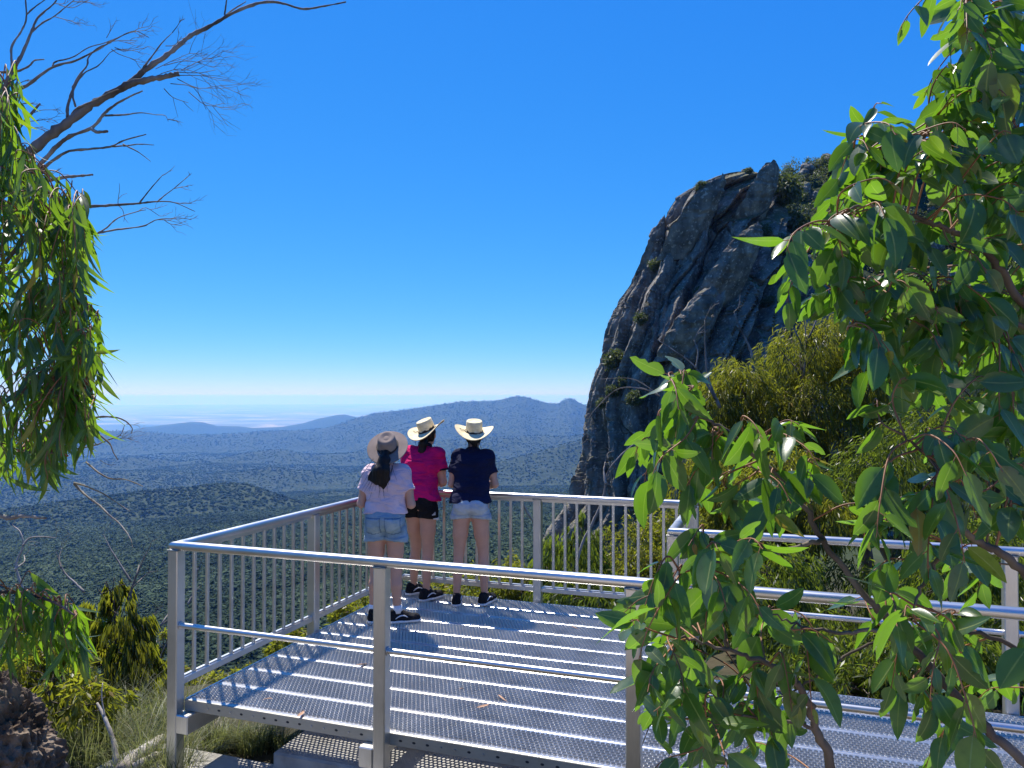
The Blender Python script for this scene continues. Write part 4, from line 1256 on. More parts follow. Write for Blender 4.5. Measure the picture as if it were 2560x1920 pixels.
    # ---- shoes
    for s in ('L', 'R'):
        an, toe = A['ank'+s], A['toe'+s]
        fw = (toe - an) * [1, 1, 0]; fw /= np.linalg.norm(fw); sd = np.array([fw[1], -fw[0], 0])
        heel = an*[1, 1, 0] - fw*0.038; tip = an*[1, 1, 0] + fw*0.172
        f = Field(np.minimum(heel, tip) - 0.09, np.maximum(heel, tip) + (0.09, 0.09, 0.17), 0.006)
        f.cap(heel + (0, 0, 0.045), heel + (0, 0, 0.085), 0.038, 0.034, 0.02)
        f.cap(heel + (0, 0, 0.042), tip - fw*0.02 + (0, 0, 0.034), 0.039, 0.036, 0.02)
        f.cap(heel + fw*0.03 + (0, 0, 0.092), heel + fw*0.12 + (0, 0, 0.050), 0.034, 0.036, 0.02)
        f.cap(heel + fw*0.10 + (0, 0, 0.03), tip - fw*0.02 + (0, 0, 0.03), 0.040, 0.038, 0.02)
        f.keep(heel + (0, 0, 0.024), (0, 0, -1)); f.keep(heel + (0, 0, 0.118), (-0.25*fw[0], -0.25*fw[1], 1))
        V, Q = f.mesh(); V = relax(V, Q, 1)
        shoe = link('shoe', np_mesh('shoe', V, Q, True), M_SHOE, root)
        f = Field(np.minimum(heel, tip) - 0.09, np.maximum(heel, tip) + (0.09, 0.09, 0.1), 0.0055)
        f.cap(heel + (0, 0, 0.016), heel + fw*0.08 + (0, 0, 0.016), 0.043, 0.042, 0.01)
        f.cap(heel + fw*0.08 + (0, 0, 0.016), tip - fw*0.016 + (0, 0, 0.016), 0.043, 0.044, 0.01)
        f.keep(heel + (0, 0, 0.0275), (0, 0, 1)); f.keep(heel + (0, 0, 0.0055), (0, 0, -1))
        V, Q = f.mesh(); link('sole', np_mesh('sole', V, Q, True), M_SOLE, shoe)
        for q in (-1, 1):
            t = np.linspace(0, 1, 9)
            P = np.array([heel + fw*(0.012 + 0.115*a) + sd*q*(0.0385 + 0.003*math.sin(a*3.1)) + np.array([0, 0, 0.040 + 0.030*math.sin(a*2.9)]) for a in t])
            MB().tube(P, [0.0025 + 0.003*math.sin(a*3.1) for a in t], 6).build('side_stripe', M_WHITE, shoe)
        lc = MB()
        for a in (0.075, 0.092, 0.109, 0.126):
            c = heel + fw*a + np.array([0, 0, 0.108 - (a-0.075)*0.75])
            lc.tube([c - sd*0.018 - (0,0,0.005), c + (0,0,0.003), c + sd*0.018 - (0,0,0.005)], 0.003, 6)
        lc.build('laces', M_WHITE, shoe)
        if sockL:
            MB().tube([an + (0, 0.0, 0.0), an*0.9 + A['knee'+s]*0.1 + (0, 0, 0.03)], [0.040, 0.038], 14).build('sock', M_SOCK, root, smooth=True)
    # ---- hair
    f = Field(hd - (0.16, 0.24, 0.50), hd + (0.16, 0.14, 0.15), 0.007)
    f.ell(hd + (0, -0.012, 0.022), (0.080, 0.094, 0.108), 0.02)
    if hair == 'pony':
        bk = hd + (0, -0.10, -0.02)
        f.cap(bk, bk + (0, -0.03, -0.05), 0.035, 0.040, 0.03)
        for dx, dy, dz, r in ((-0.05, -0.05, -0.28, 0.022), (-0.085, -0.04, -0.27, 0.017), (0.0, -0.05, -0.30, 0.022), (0.035, -0.045, -0.26, 0.014), (-0.12, -0.03, -0.24, 0.012)):
            f.chain([bk + (0, -0.03, -0.05), bk + (dx*0.6, dy-0.02, -0.13), bk + (dx, dy-0.01, dz*0.8), bk + (dx*1.15, dy, dz)], [0.040, r*1.9, r*1.4, 0.006], 0.02)
    elif hair == 'short_pony':
        bk = hd + (0, -0.085, -0.05)
        f.chain([bk, bk + (-0.008, -0.035, -0.03), bk + (-0.012, -0.04, -0.10), bk + (-0.01, -0.03, -0.135)], [0.03, 0.034, 0.030, 0.008], 0.02)
    else:
        bk = hd + (0.01, -0.075, -0.05)
        f.cap(bk, bk + (0.01, 0.0, -0.035), 0.040, 0.022, 0.02)
    f.keep(hd + (0, 0.045, 0), (0, 1, -0.5))
    f.rough(0.010, 60, 20, 8, 77)
    V, Q = f.mesh(); link('hair', np_mesh('hair', V, Q, True), M_HAIR, root)
    hg = np.random.default_rng(int(abs(loc[0]) * 1000)); st = MB()
    for k in range(46 if hair == 'pony' else 22):
        a0 = hd + ((0, -0.13, -0.07) if hair == 'pony' else (0.0, -0.08, -0.05)) + hg.normal(size=3) * [0.035, 0.012, 0.012]
        ln_ = (0.30 if hair == 'pony' else 0.11) * hg.uniform(0.6, 1.1); dxx = hg.normal() * 0.35 - (0.25 if hair == 'pony' else 0)
        P = smooth_path([a0, a0 + (dxx * ln_ * 0.35, -0.035, -ln_ * 0.5), a0 + (dxx * ln_ * 0.7, -0.03 + hg.normal() * 0.01, -ln_)], 4)
        st.tube(P, np.linspace(0.0022, 0.0006, len(P)), 4, caps=False)
    tag(st.build('hair_strands', M_HAIR, root, smooth=True), kind='stuff')
    if hat: hat(root, hd)
    return root

def hat_mesh(rc, hc, rb, brim, crown, n=56):
    """one closed skin: crown outside, brim top, brim edge, brim under side, crown inside"""
    a = np.arange(n) / n * 2 * math.pi
    rings = []
    def ring(r, z, lift=0.0, sx=0.90):
        x, y = r * sx * np.cos(a), r * 1.06 * np.sin(a)
        t = np.clip((r - rc) / (rb - rc), 0, 1)
        return np.stack([x, y, z + brim(a, t) * (1 if r > rc * 1.02 else 0)], -1)
    top = crown
    for r, z in top: rings.append(ring(rc * r, hc * z))
    for t in (0.10, 0.3, 0.55, 0.8, 0.97, 1.0): rings.append(ring(rc + (rb - rc) * t, 0.004 + (0.0 if t > .1 else .004)))
    for t in (1.0, 0.97, 0.6, 0.2, 0.0): rings.append(ring(rc + (rb - rc) * t, -0.003))
    for r, z in ((0.97, 0.02), (0.93, 0.5), (0.8, 0.9)): rings.append(ring(rc * r, hc * z))
    return MB().loft(rings)
def place_hat(root, hd, me_b, mat, dz, tilt, roll=0.0, dy=0.0, yaw=0.0):
    h = me_b.build('hat', mat, root, smooth=True)
    h.location = hd + (0, dy, dz)
    h.rotation_euler = (tilt, roll, yaw)
    return h
def straw_hat(tilt, roll, yaw=0.0):
    def go(root, hd):
        crown = [(0.05, 0.84), (0.35, 0.85), (0.62, 0.93), (0.80, 1.0), (0.90, 0.985), (0.95, 0.92), (0.97, 0.6), (1.0, 0.25), (1.02, 0.03)]
        brim = lambda a, t: 0.052 * np.abs(np.cos(a)) ** 2.2 * t ** 1.5 - 0.020 * np.abs(np.sin(a)) ** 2 * t
        h = place_hat(root, hd, hat_mesh(0.088, 0.110, 0.200, brim, crown), M_STRAW, 0.040, tilt, roll, -0.008, yaw)
        a = np.arange(25) / 24 * 2 * math.pi
        MB().tube(np.stack([0.0945*0.90*np.cos(a), 0.0945*1.06*np.sin(a), np.full(25, 0.014)], -1), 0.0030, 6).build('hat_cord', M_CORD, h)
        MB().tube([(-0.086, -0.02, 0.016), (-0.115, -0.035, 0.022), (-0.135, -0.02, 0.036), (-0.118, -0.012, 0.028), (-0.086, -0.02, 0.018)], 0.0022, 5).build('cord_bow', M_CORD, h)
        a = np.arange(57) / 56 * 2 * math.pi
        P = np.stack([0.200*0.90*np.cos(a), 0.200*1.06*np.sin(a), 0.002 + brim(a, 1.0)], -1)
        MB().tube(P, 0.0028, 5).build('brim_edge', M_CORD if False else M_STRAW, h)
    return go
def felt_hat(tilt, roll, yaw=0.0):
    def go(root, hd):
        crown = [(0.05, 0.88), (0.3, 0.90), (0.55, 0.98), (0.72, 1.0), (0.84, 0.95), (0.92, 0.80), (0.97, 0.5), (1.0, 0.2), (1.02, 0.03)]
        brim = lambda a, t: 0.010 * np.abs(np.cos(a)) ** 2 * t - 0.006 * t
        h = place_hat(root, hd, hat_mesh(0.090, 0.115, 0.190, brim, crown), M_FELT, 0.030, tilt, roll, -0.012, yaw)
        a = np.arange(25) / 24 * 2 * math.pi
        MB().tube(np.stack([0.0945*0.90*np.cos(a), 0.0945*1.06*np.sin(a), np.full(25, 0.016)], -1), 0.007, 6).build('hat_band', M_CORD, h)
    return go

# navy T-shirt, leaning on the far railing
p3 = dict(ankL=(-0.125, -0.03, 0.085), ankR=(0.125, 0.01, 0.085), toeL=(-0.135, 0.14, 0.03), toeR=(0.19, 0.17, 0.03),
          kneeL=(-0.108, 0.0, 0.47), kneeR=(0.112, 0.03, 0.47), hipL=(-0.080, 0.0, 0.84), hipR=(0.080, 0.0, 0.84),
          pelvis=(0, 0.0, 0.92), waist=(0, 0.05, 1.05), chest=(0, 0.13, 1.24), neck=(0, 0.20, 1.405), head=(0.0, 0.245, 1.515),
          shL=(-0.150, 0.16, 1.345), shR=(0.150, 0.16, 1.345), elL=(-0.195, 0.15, 1.075), elR=(0.205, 0.15, 1.075),
          wrL=(-0.07, 0.345, 1.036), wrR=(0.08, 0.355, 1.036), handL=(0.05, 0.40, 1.025), handR=(-0.05, 0.42, 1.025),
          hem=0.925, shorts_hem=0.775, girth=0.94, sleeve=0.175)
g3 = person('person in navy T-shirt, light denim shorts and upright straw hat, leaning on the railing', (-0.375, 6.93, 0.006), R(-4), p3, M_NAVY, M_DENIM2,
            rolled=True, hair='short', hat=straw_hat(R(13), R(3), R(4)))
# magenta polo shirt, close to the corner
p2 = dict(ankL=(-0.105, 0.13, 0.085), ankR=(0.085, -0.05, 0.085), toeL=(0.0, 0.24, 0.03), toeR=(0.17, 0.09, 0.03),
          kneeL=(-0.075, 0.12, 0.46), kneeR=(0.082, 0.0, 0.46), hipL=(-0.072, 0.04, 0.84), hipR=(0.080, 0.0, 0.84),
          pelvis=(0.0, 0.02, 0.925), waist=(-0.01, 0.07, 1.06), chest=(-0.02, 0.14, 1.25), neck=(-0.015, 0.20, 1.41), head=(0.0, 0.235, 1.52),
          shL=(-0.170, 0.16, 1.355), shR=(0.145, 0.15, 1.350), elL=(-0.225, 0.17, 1.085), elR=(0.185, 0.14, 1.075),
          wrL=(-0.09, 0.36, 1.036), wrR=(0.07, 0.36, 1.036), handL=(0.04, 0.42, 1.025), handR=(-0.05, 0.44, 1.025),
          hem=0.925, shorts_hem=0.745, girth=0.99, sleeve=0.165)
g2 = person('person in magenta polo shirt, black shorts and tilted straw hat, standing at the platform corner', (-0.865, 7.13, 0.006), R(-12), p2, M_MAGENTA, M_BLACKS,
            polo=True, hair='short_pony', hat=straw_hat(R(18), R(-14), R(-10)), trim=True)
# pale pink T-shirt, nearest
p1 = dict(ankL=(-0.105, 0.0, 0.085), ankR=(0.105, -0.02, 0.085), toeL=(-0.115, 0.17, 0.03), toeR=(0.26, 0.03, 0.03),
          kneeL=(-0.085, 0.01, 0.43), kneeR=(0.088, 0.0, 0.43), hipL=(-0.078, 0.0, 0.78), hipR=(0.078, 0.0, 0.78),
          pelvis=(0, -0.01, 0.87), waist=(0, 0.0, 0.99), chest=(0.0, 0.02, 1.17), neck=(0.0, 0.045, 1.325), head=(0.0, 0.075, 1.43),
          shL=(-0.150, 0.035, 1.265), shR=(0.150, 0.03, 1.265), elL=(-0.215, 0.02, 0.985), elR=(0.215, 0.0, 0.985),
          wrL=(-0.12, 0.21, 0.99), wrR=(0.11, 0.20, 0.99), handL=(-0.02, 0.27, 1.00), handR=(0.02, 0.26, 0.985),
          hem=0.915, shorts_hem=0.675, girth=0.94, sleeve=0.165, shorts_ease=0.028)
g1 = person('person in pale pink T-shirt with long dark ponytail and brown felt hat', (-1.06, 6.40, 0.006), R(-3), p1, M_PINKT, M_DENIM1,
            denim_pockets=True, hair='pony', hat=felt_hat(R(40), R(2)), sockL=True)
# ------------------------------------------------------------------ plants
UP = np.array([0, 0, 1.0])
def unit(v): return v / (np.linalg.norm(v, axis=-1, keepdims=True) + 1e-12)

def leaf_cloud(P, ln, wd, droop, seed, outward=None, curve=0.15):
    """many simple leaves: each a folded blade of two triangles; returns verts, tris, var"""
    g = np.random.default_rng(seed)
    n = len(P)
    d = unit(g.normal(size=(n, 3)))
    ax = unit(d * (1 - droop) + np.array([0, 0, -1.0]) * droop + (0 if outward is None else outward * 0.35))
    sd = unit(np.cross(ax, unit(g.normal(size=(n, 3)))))
    nm = np.cross(ax, sd)
    L = ln * g.uniform(0.65, 1.25, n)[:, None]; W = wd * g.uniform(0.7, 1.3, n)[:, None]
    b = P; t = P + ax * L + np.array([0, 0, -1.0]) * L * curve
    mid = P + ax * L * 0.45 + nm * L * 0.06
    V = np.stack([b, mid + sd * W, t, mid - sd * W], 1).reshape(-1, 3)
    k = (np.arange(n) * 4)[:, None]
    T = np.concatenate([k + [0, 1, 2], k + [0, 2, 3]])
    return V, T, np.repeat(g.uniform(0, 1, n), 4)

def bark_mat(name, a, b, c, scale=6):
    return noise_mat(name, [(0.3, a), (0.5, b), (0.72, c)], scale=scale, detail=9, rough=0.9, bump=0.7, bscale=22, bdist=0.01, stretch=(1, 1, 0.25), spec=0.2)
M_BARK = bark_mat('rough_bark', (0.05, 0.04, 0.032), (0.12, 0.095, 0.075), (0.22, 0.185, 0.15))
M_PALEBARK = bark_mat('smooth_pale_bark', (0.16, 0.12, 0.095), (0.30, 0.25, 0.20), (0.44, 0.39, 0.33), 3)
M_DEAD = bark_mat('dead_grey_wood', (0.08, 0.07, 0.06), (0.19, 0.17, 0.145), (0.36, 0.33, 0.29))
M_DRIFT = bark_mat('bleached_wood', (0.16, 0.135, 0.11), (0.34, 0.30, 0.25), (0.52, 0.48, 0.42))
M_TWIG = noise_mat('red_brown_twig', [(0.3, (0.16, 0.06, 0.028)), (0.7, (0.36, 0.16, 0.06))], scale=8, rough=0.6)
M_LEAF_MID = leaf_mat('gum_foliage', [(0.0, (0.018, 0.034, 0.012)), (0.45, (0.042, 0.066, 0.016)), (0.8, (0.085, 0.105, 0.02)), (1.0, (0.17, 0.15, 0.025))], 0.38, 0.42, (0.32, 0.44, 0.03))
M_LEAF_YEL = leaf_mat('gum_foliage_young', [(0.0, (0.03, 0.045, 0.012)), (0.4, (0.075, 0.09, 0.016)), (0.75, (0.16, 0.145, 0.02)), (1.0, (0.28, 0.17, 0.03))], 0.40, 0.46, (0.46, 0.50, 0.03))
M_LEAF_SCRUB = leaf_mat('scrub_foliage', [(0.0, (0.028, 0.042, 0.02)), (0.6, (0.065, 0.085, 0.036)), (1.0, (0.12, 0.125, 0.06))], 0.55, 0.3, (0.2, 0.26, 0.04))

def shell_points(c, r, n, g, lo=0.35):
    d = unit(g.normal(size=(n, 3)))
    rad = g.uniform(lo, 1.0, n) ** 0.6
    return c + d * rad[:, None] * r, d

def gum_tree(name, label, cat, base, crown, lean, trunk_r, nleaf, leafmat, seed, group=None, ln=0.13, wd=0.011, droop=0.62, barkm=None, forks=3, sub=9):
    """crown: list of (centre, radii); the trunk forks into limbs that reach each clump"""
    g = np.random.default_rng(seed)
    root = empty(name, tuple(base))
    base = np.array(base, float)
    cm = np.mean([c for c, r in crown], axis=0)
    fork = base * 0.5 + cm * 0.5 + np.array(lean) * 0.3
    fork[2] = base[2] + (cm[2] - base[2]) * 0.45
    tr = MB()
    tp = smooth_path([base - (0, 0, 0.3), base + (fork - base) * 0.35 + g.normal(size=3) * 0.05 * (fork[2]-base[2]) * [1, 1, 0], fork], 6)
    tr.tube(tp - base, np.linspace(trunk_r * 1.25, trunk_r * 0.8, len(tp)), 10)
    for c, r in crown:
        c = np.array(c)
        m = fork * 0.45 + c * 0.55 + g.normal(size=3) * 0.12 * np.linalg.norm(c - fork) * [1, 1, 0.4]
        lp = smooth_path([fork - (0, 0, trunk_r), m, c], 6)
        tr.tube(lp - base, np.linspace(trunk_r * 0.62, trunk_r * 0.16, len(lp)), 7)
        for k in range(sub):
            e, d = shell_points(c, np.array(r) * 0.85, 1, g, 0.6)
            st = lp[g.integers(len(lp)//2, len(lp))]
            q = smooth_path([st, (st + e[0]) / 2 + g.normal(size=3) * 0.08 * np.linalg.norm(r), e[0]], 4)
            tr.tube(q - base, np.linspace(trunk_r * 0.16, 0.004, len(q)), 5)
    tr.build('trunk', barkm or M_BARK, root, smooth=True)
    Ps, Ds = [], []
    vol = np.array([np.prod(r) ** 0.67 for c, r in crown]); vol /= vol.sum()
    for (c, r), w in zip(crown, vol):
        # leaves sit in many small hanging sprays, not evenly
        ns = max(6, int(nleaf * w / 34))
        sp, sd = shell_points(np.array(c), np.array(r), ns, g, 0.3)
        k = int(nleaf * w / ns)
        q = np.repeat(sp, k, 0) + g.normal(size=(ns * k, 3)) * np.array([0.10, 0.10, 0.14]) * np.mean(r) * 0.75
        q[:, 2] -= np.abs(g.normal(size=len(q))) * 0.12 * np.mean(r)
        Ps.append(q); Ds.append(np.repeat(sd, k, 0))
    P, D = np.concatenate(Ps), np.concatenate(Ds)
    V, T, var = leaf_cloud(P, ln, wd, droop, seed, D)
    # young yellow leaves grow on the outside and the top
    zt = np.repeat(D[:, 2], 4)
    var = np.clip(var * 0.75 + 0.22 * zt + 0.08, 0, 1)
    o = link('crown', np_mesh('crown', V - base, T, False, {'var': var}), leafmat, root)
    tag(o, kind='stuff')
    tag(root, label, cat, group)
    return root

def C(px, py, Y, rx, ry, rz=None):
    """a clump of foliage: centre from the photo column / row at a distance, radii in metres"""
    return (at(px, py, Y), (rx, rz or rx, ry))
def foot(px, Y, dx=0.0):
    x = (px - 1280) / F_PX * Y + dx
    return (x, Y, gz(x, Y))

# ---- middle distance gums to the right of the platform
Yt = 15.0
gum_tree('gum_tree', 'yellow-green gum tree with rounded crown in front of the rock face', 'tree', foot(1960, 15.5),
         [C(1850, 960, 15.5, 0.75, 0.62), C(1790, 1010, 15.2, 0.5, 0.5), C(1930, 1050, 15.5, 0.8, 0.75), C(1840, 1130, 15.0, 0.8, 0.7)], (0, 0, 0), 0.09, 17000, M_LEAF_YEL, 101, ln=0.15)
gum_tree('gum_tree', 'tall gum tree with drooping olive foliage and dark forked trunk right of the rock', 'tree', foot(2190, 16),
         [C(2000, 880, 16, 0.9, 0.6), C(2100, 860, 16.2, 0.95, 0.7), C(2180, 940, 16, 1.0, 0.9), C(2030, 1010, 15.6, 0.9, 0.8), C(2120, 1120, 15.5, 0.9, 0.8), C(2240, 1090, 16, 0.9, 0.9)], (0, 0, 0), 0.13, 26000, M_LEAF_YEL, 102, ln=0.15)
gum_tree('gum_tree', 'gum tree with pale bare lower trunk standing beyond the walkway railing', 'tree', foot(2225, 12.5),
         [C(2210, 1190, 12.5, 0.8, 0.7), C(2330, 1120, 12.8, 0.9, 0.9), C(2120, 1260, 12.3, 0.7, 0.6), C(2290, 1290, 12.4, 0.7, 0.6)], (0, 0, 0), 0.10, 13000, M_LEAF_MID, 103, barkm=M_PALEBARK)
gum_tree('gum_tree', 'dense dark green gum tree at the right edge behind the leafy branches', 'tree', foot(2480, 13),
         [C(2480, 900, 13, 1.0, 1.0), C(2560, 1080, 13, 1.1, 1.1), C(2450, 1160, 12.6, 0.9, 0.9), C(2400, 800, 13.5, 0.9, 0.9), C(2580, 700, 13.5, 1.1, 1.1), C(2520, 1320, 12.5, 0.9, 0.7)], (0, 0, 0), 0.12, 16000, M_LEAF_MID, 104)
gum_tree('gum_tree', 'slender gum tree with dark leaning trunk below the middle of the walkway railing', 'tree', foot(2060, 11.5),
         [C(1960, 1200, 12, 0.65, 0.6), C(2040, 1290, 11.6, 0.6, 0.5), C(1900, 1300, 12, 0.6, 0.5), C(1830, 1240, 12.4, 0.6, 0.5)], (0, 0, 0), 0.10, 10000, M_LEAF_YEL, 105)
gum_tree('gum_tree', 'low leafy gum filling the gap between the corner post and the trunks', 'tree', foot(1820, 12.5),
         [C(1760, 1210, 13, 0.7, 0.6), C(1810, 1330, 12.5, 0.75, 0.7), C(1900, 1420, 12, 0.7, 0.55), C(1730, 1380, 12, 0.6, 0.6)], (0, 0, 0), 0.08, 12000, M_LEAF_YEL, 106)
# undergrowth on the right
for i, (px, py, Y, rx, ry, lab) in enumerate((
        (1960, 1560, 10.5, 0.85, 0.55, 'dark leafy shrub under the trees just beyond the walkway deck'),
        (2130, 1500, 11.0, 0.8, 0.6, 'shrub with twiggy foliage between the two trunks behind the walkway'),
        (2330, 1480, 11.0, 0.9, 0.7, 'broad shrub in shade beyond the walkway, right of the pale trunk'),
        (2450, 1600, 10.0, 0.8, 0.6, 'low shrub near the right railing post behind the walkway'),
        (2560, 1430, 10.5, 0.9, 0.9, 'leafy shrub at the right picture edge behind the railing post'),
        (1800, 1520, 11.5, 0.8, 0.55, 'shrub half hidden behind the short side railing and leaves'),
        (2030, 1640, 8.6, 0.6, 0.4, 'dark low shrub touching the far edge of the walkway deck near the thin stem'),
        (2200, 1660, 8.2, 0.6, 0.35, 'dark low shrub at the walkway edge below the pale trunk'),
        (2360, 1640, 8.0, 0.6, 0.45, 'leafy undergrowth shrub left of the right railing post'),
        (2560, 1640, 8.4, 0.7, 0.5, 'undergrowth shrub right of the right railing post'),
        (1930, 1440, 9.6, 0.6, 0.5, 'shrub seen between the two walkway rails left of the dark trunk'),
        (2420, 1400, 9.4, 0.7, 0.6, 'shrub seen between the two walkway rails near the right post'))):
    gum_tree('shrub', lab, 'shrub', foot(px, Y), [C(px, py, Y, rx, ry), C(px - 60, py + 60, Y - 0.4, rx * 0.7, ry * 0.7)], (0, 0, 0), 0.035, 5000, M_LEAF_MID, 120 + i, ln=0.11, sub=14)
# ---- bushes whose tops show through and over the far railing
for i, (cl, n, lm, lab, dr, ft) in enumerate((
        ([C(1420, 1420, 9.6, 0.50, 0.55), C(1385, 1480, 9.4, 0.42, 0.45), C(1450, 1345, 9.8, 0.25, 0.35)], 4200, M_LEAF_MID, 'bush with long hanging leaves behind the far railing post', 0.8, 1420),
        ([C(1575, 1370, 10.5, 0.50, 0.48), C(1600, 1440, 10.3, 0.55, 0.45), C(1540, 1430, 10.3, 0.4, 0.4)], 6000, M_LEAF_YEL, 'rounded pale green bush seen through the far railing below the cliff', 0.45, 1575),
        ([C(1690, 1330, 10.8, 0.45, 0.5), C(1660, 1410, 10.5, 0.45, 0.5)], 4500, M_LEAF_YEL, 'yellow-green bush beside the corner of the far and right railings', 0.45, 1690),
        ([C(1250, 1455, 9.6, 0.42, 0.38), C(1310, 1470, 9.5, 0.4, 0.35)], 3800, M_LEAF_YEL, 'bush top showing between the legs of the navy shirted person and the post', 0.4, 1260),
        ([C(1130, 1495, 9.2, 0.38, 0.26), C(1080, 1500, 9.2, 0.3, 0.22)], 2600, M_LEAF_YEL, 'low yellow-green bush below the deck behind the middle person', 0.4, 1110),
        ([C(1480, 1500, 9.0, 0.6, 0.3)], 3500, M_LEAF_MID, 'dark low bush under the far railing right of the post', 0.6, 1480))):
    c0 = cl[0][0]
    gum_tree('bush', lab, 'bush', foot(ft, c0[1]), cl, (0, 0, 0), 0.04, n, lm, 140 + i, ln=0.11 if dr > 0.5 else 0.075, wd=0.011, droop=dr, sub=12)
# ---- bushes to the left of and below the platform
for i, (cl, n, lm, lab, dr, ft) in enumerate((
        ([C(285, 1470, 6.6, 0.16, 0.12), C(310, 1560, 6.5, 0.24, 0.26), C(235, 1560, 6.7, 0.2, 0.22), C(335, 1640, 6.4, 0.2, 0.25), C(250, 1660, 6.5, 0.3, 0.25), C(350, 1720, 6.3, 0.22, 0.16)], 5200, M_LEAF_YEL, 'young gum with hanging narrow leaves left of the corner post', 0.85, 285),
        ([C(440, 1690, 8.5, 0.24, 0.2), C(400, 1740, 8.3, 0.3, 0.2), C(410, 1600, 8.8, 0.10, 0.14)], 3000, M_LEAF_YEL, 'yellow-green bush just behind the left corner post', 0.3, 430),
        ([C(530, 1730, 8.4, 0.36, 0.22), C(620, 1700, 8.8, 0.3, 0.18)], 3600, M_LEAF_YEL, 'yellow-green bush under the left baluster railing', 0.3, 550),
        ([C(620, 1830, 6.6, 0.42, 0.24), C(540, 1850, 6.4, 0.3, 0.2), C(720, 1820, 6.8, 0.4, 0.2)], 5200, M_LEAF_MID, 'green leafy bush growing beneath the platform by the footing', 0.3, 620),
        ([C(745, 1600, 9.5, 0.32, 0.2), C(700, 1640, 9.2, 0.2, 0.15)], 2600, M_LEAF_YEL, 'small yellow-green bush beyond the left deck edge near the middle post', 0.3, 740),
        ([C(880, 1530, 10.0, 0.35, 0.2)], 2200, M_LEAF_YEL, 'small bush below the left railing behind the nearest person', 0.3, 880),
        ([C(120, 1700, 5.4, 0.32, 0.3), C(200, 1760, 5.2, 0.3, 0.22), C(60, 1640, 5.6, 0.3, 0.3)], 4200, M_LEAF_YEL, 'dark tangled bush behind the brown boulder', 0.5, 150),
        ([C(300, 1820, 6.2, 0.2, 0.16), C(345, 1800, 6.0, 0.12, 0.2)], 1500, M_LEAF_MID, 'little drooping sapling among the grass near the dead branch', 0.85, 310))):
    c0 = cl[0][0]
    gum_tree('bush', lab, 'bush', foot(ft, c0[1]), cl, (0, 0, 0), 0.022, n, lm, 160 + i, ln=0.11 if dr > 0.6 else 0.07, wd=0.011, droop=dr, sub=10)

# ---- scrub on the rocky hill and on the pinnacle
def shrub_mesh(seed, n=1500, ln=0.28, wd=0.07):
    g = np.random.default_rng(seed)
    sp, sd = shell_points(np.zeros(3), np.array([1, 1, 0.8]), 60, g, 0.3)
    P = np.repeat(sp, n // 60, 0) + g.normal(size=(60 * (n // 60), 3)) * 0.16
    D = np.repeat(sd, n // 60, 0)
    V, T, var = leaf_cloud(P, ln, wd, 0.15, seed, D)
    return np_mesh('shrub_foliage', V, T, False, {'var': var})
SHR = [shrub_mesh(s) for s in (1, 2, 3)]
for me in SHR: me.materials.append(M_LEAF_SCRUB)
# real places: the hillside is sampled, shrubs stand where the slope allows
g = np.random.default_rng(5)
hp = g.uniform(1935, 2560, 900); hy = g.uniform(120, 168, 900); hx = (hp - 1280) / F_PX * hy; hzv = terrain_z(hx, hy)
ok = hzv > -5; hx, hy, hzv = hx[ok][:440], hy[ok][:440], hzv[ok][:440]
VV, TT, AV, n0 = [], [], [], 0
for i in range(len(hx)):
    s_ = g.uniform(0.9, 2.2); nl = 330
    sp_, sd_ = shell_points(np.zeros(3), np.array([1, 1, 0.8]), 30, g, 0.3)
    P_ = np.repeat(sp_, nl // 30, 0) + g.normal(size=(nl // 30 * 30, 3)) * 0.17
    V_, T_, v_ = leaf_cloud(P_ * s_ + (hx[i], hy[i], hzv[i] + s_ * 0.4), 0.34 * s_ ** 0.5, 0.10, 0.15, 900 + i, np.repeat(sd_, nl // 30, 0))
    VV.append(V_); TT.append(T_ + n0); n0 += len(V_); AV.append(np.clip(v_ * 0.6 + g.uniform(0, 0.4), 0, 1))
o = link('hillside_scrub', np_mesh('hillside_scrub', np.concatenate(VV), np.concatenate(TT), False, {'var': np.concatenate(AV)}), M_LEAF_SCRUB)
tag(o, 'green scrub covering the steep rocky hillside behind the pinnacle', None, None, 'stuff')
# boulders on that hillside
BMS = [boulder_mesh('boulder_%d' % q, 1.0, q, 3) for q in (3, 4, 5)]
VV, FF, n0 = [], [], 0
bp_ = g.uniform(1945, 2540, 150); by_ = g.uniform(120, 165, 150); bx_ = (bp_ - 1280) / F_PX * by_; bz_ = terrain_z(bx_, by_)
for k in range(90):
    me = BMS[k % 3]; co = np.zeros(len(me.vertices) * 3, np.float32); me.vertices.foreach_get('co', co)
    fi = np.zeros(len(me.polygons) * 3, np.int32); me.polygons.foreach_get('vertices', fi)
    s_ = g.uniform(0.6, 1.8); rot = np.array(Matrix.Rotation(g.uniform(0, 6), 3, Vector(g.normal(size=3)).normalized()))
    VV.append((co.reshape(-1, 3) * s_) @ rot.T + (bx_[k], by_[k], bz_[k] + 0.15 * s_)); FF.append(fi.reshape(-1, 3) + n0); n0 += len(co) // 3
o = link('hillside_rocks', np_mesh('hillside_rocks', np.concatenate(VV), np.concatenate(FF), False), M_ROCK)
tag(o, 'grey rocks scattered over the scrubby hillside behind the pinnacle', None, None, 'stuff')
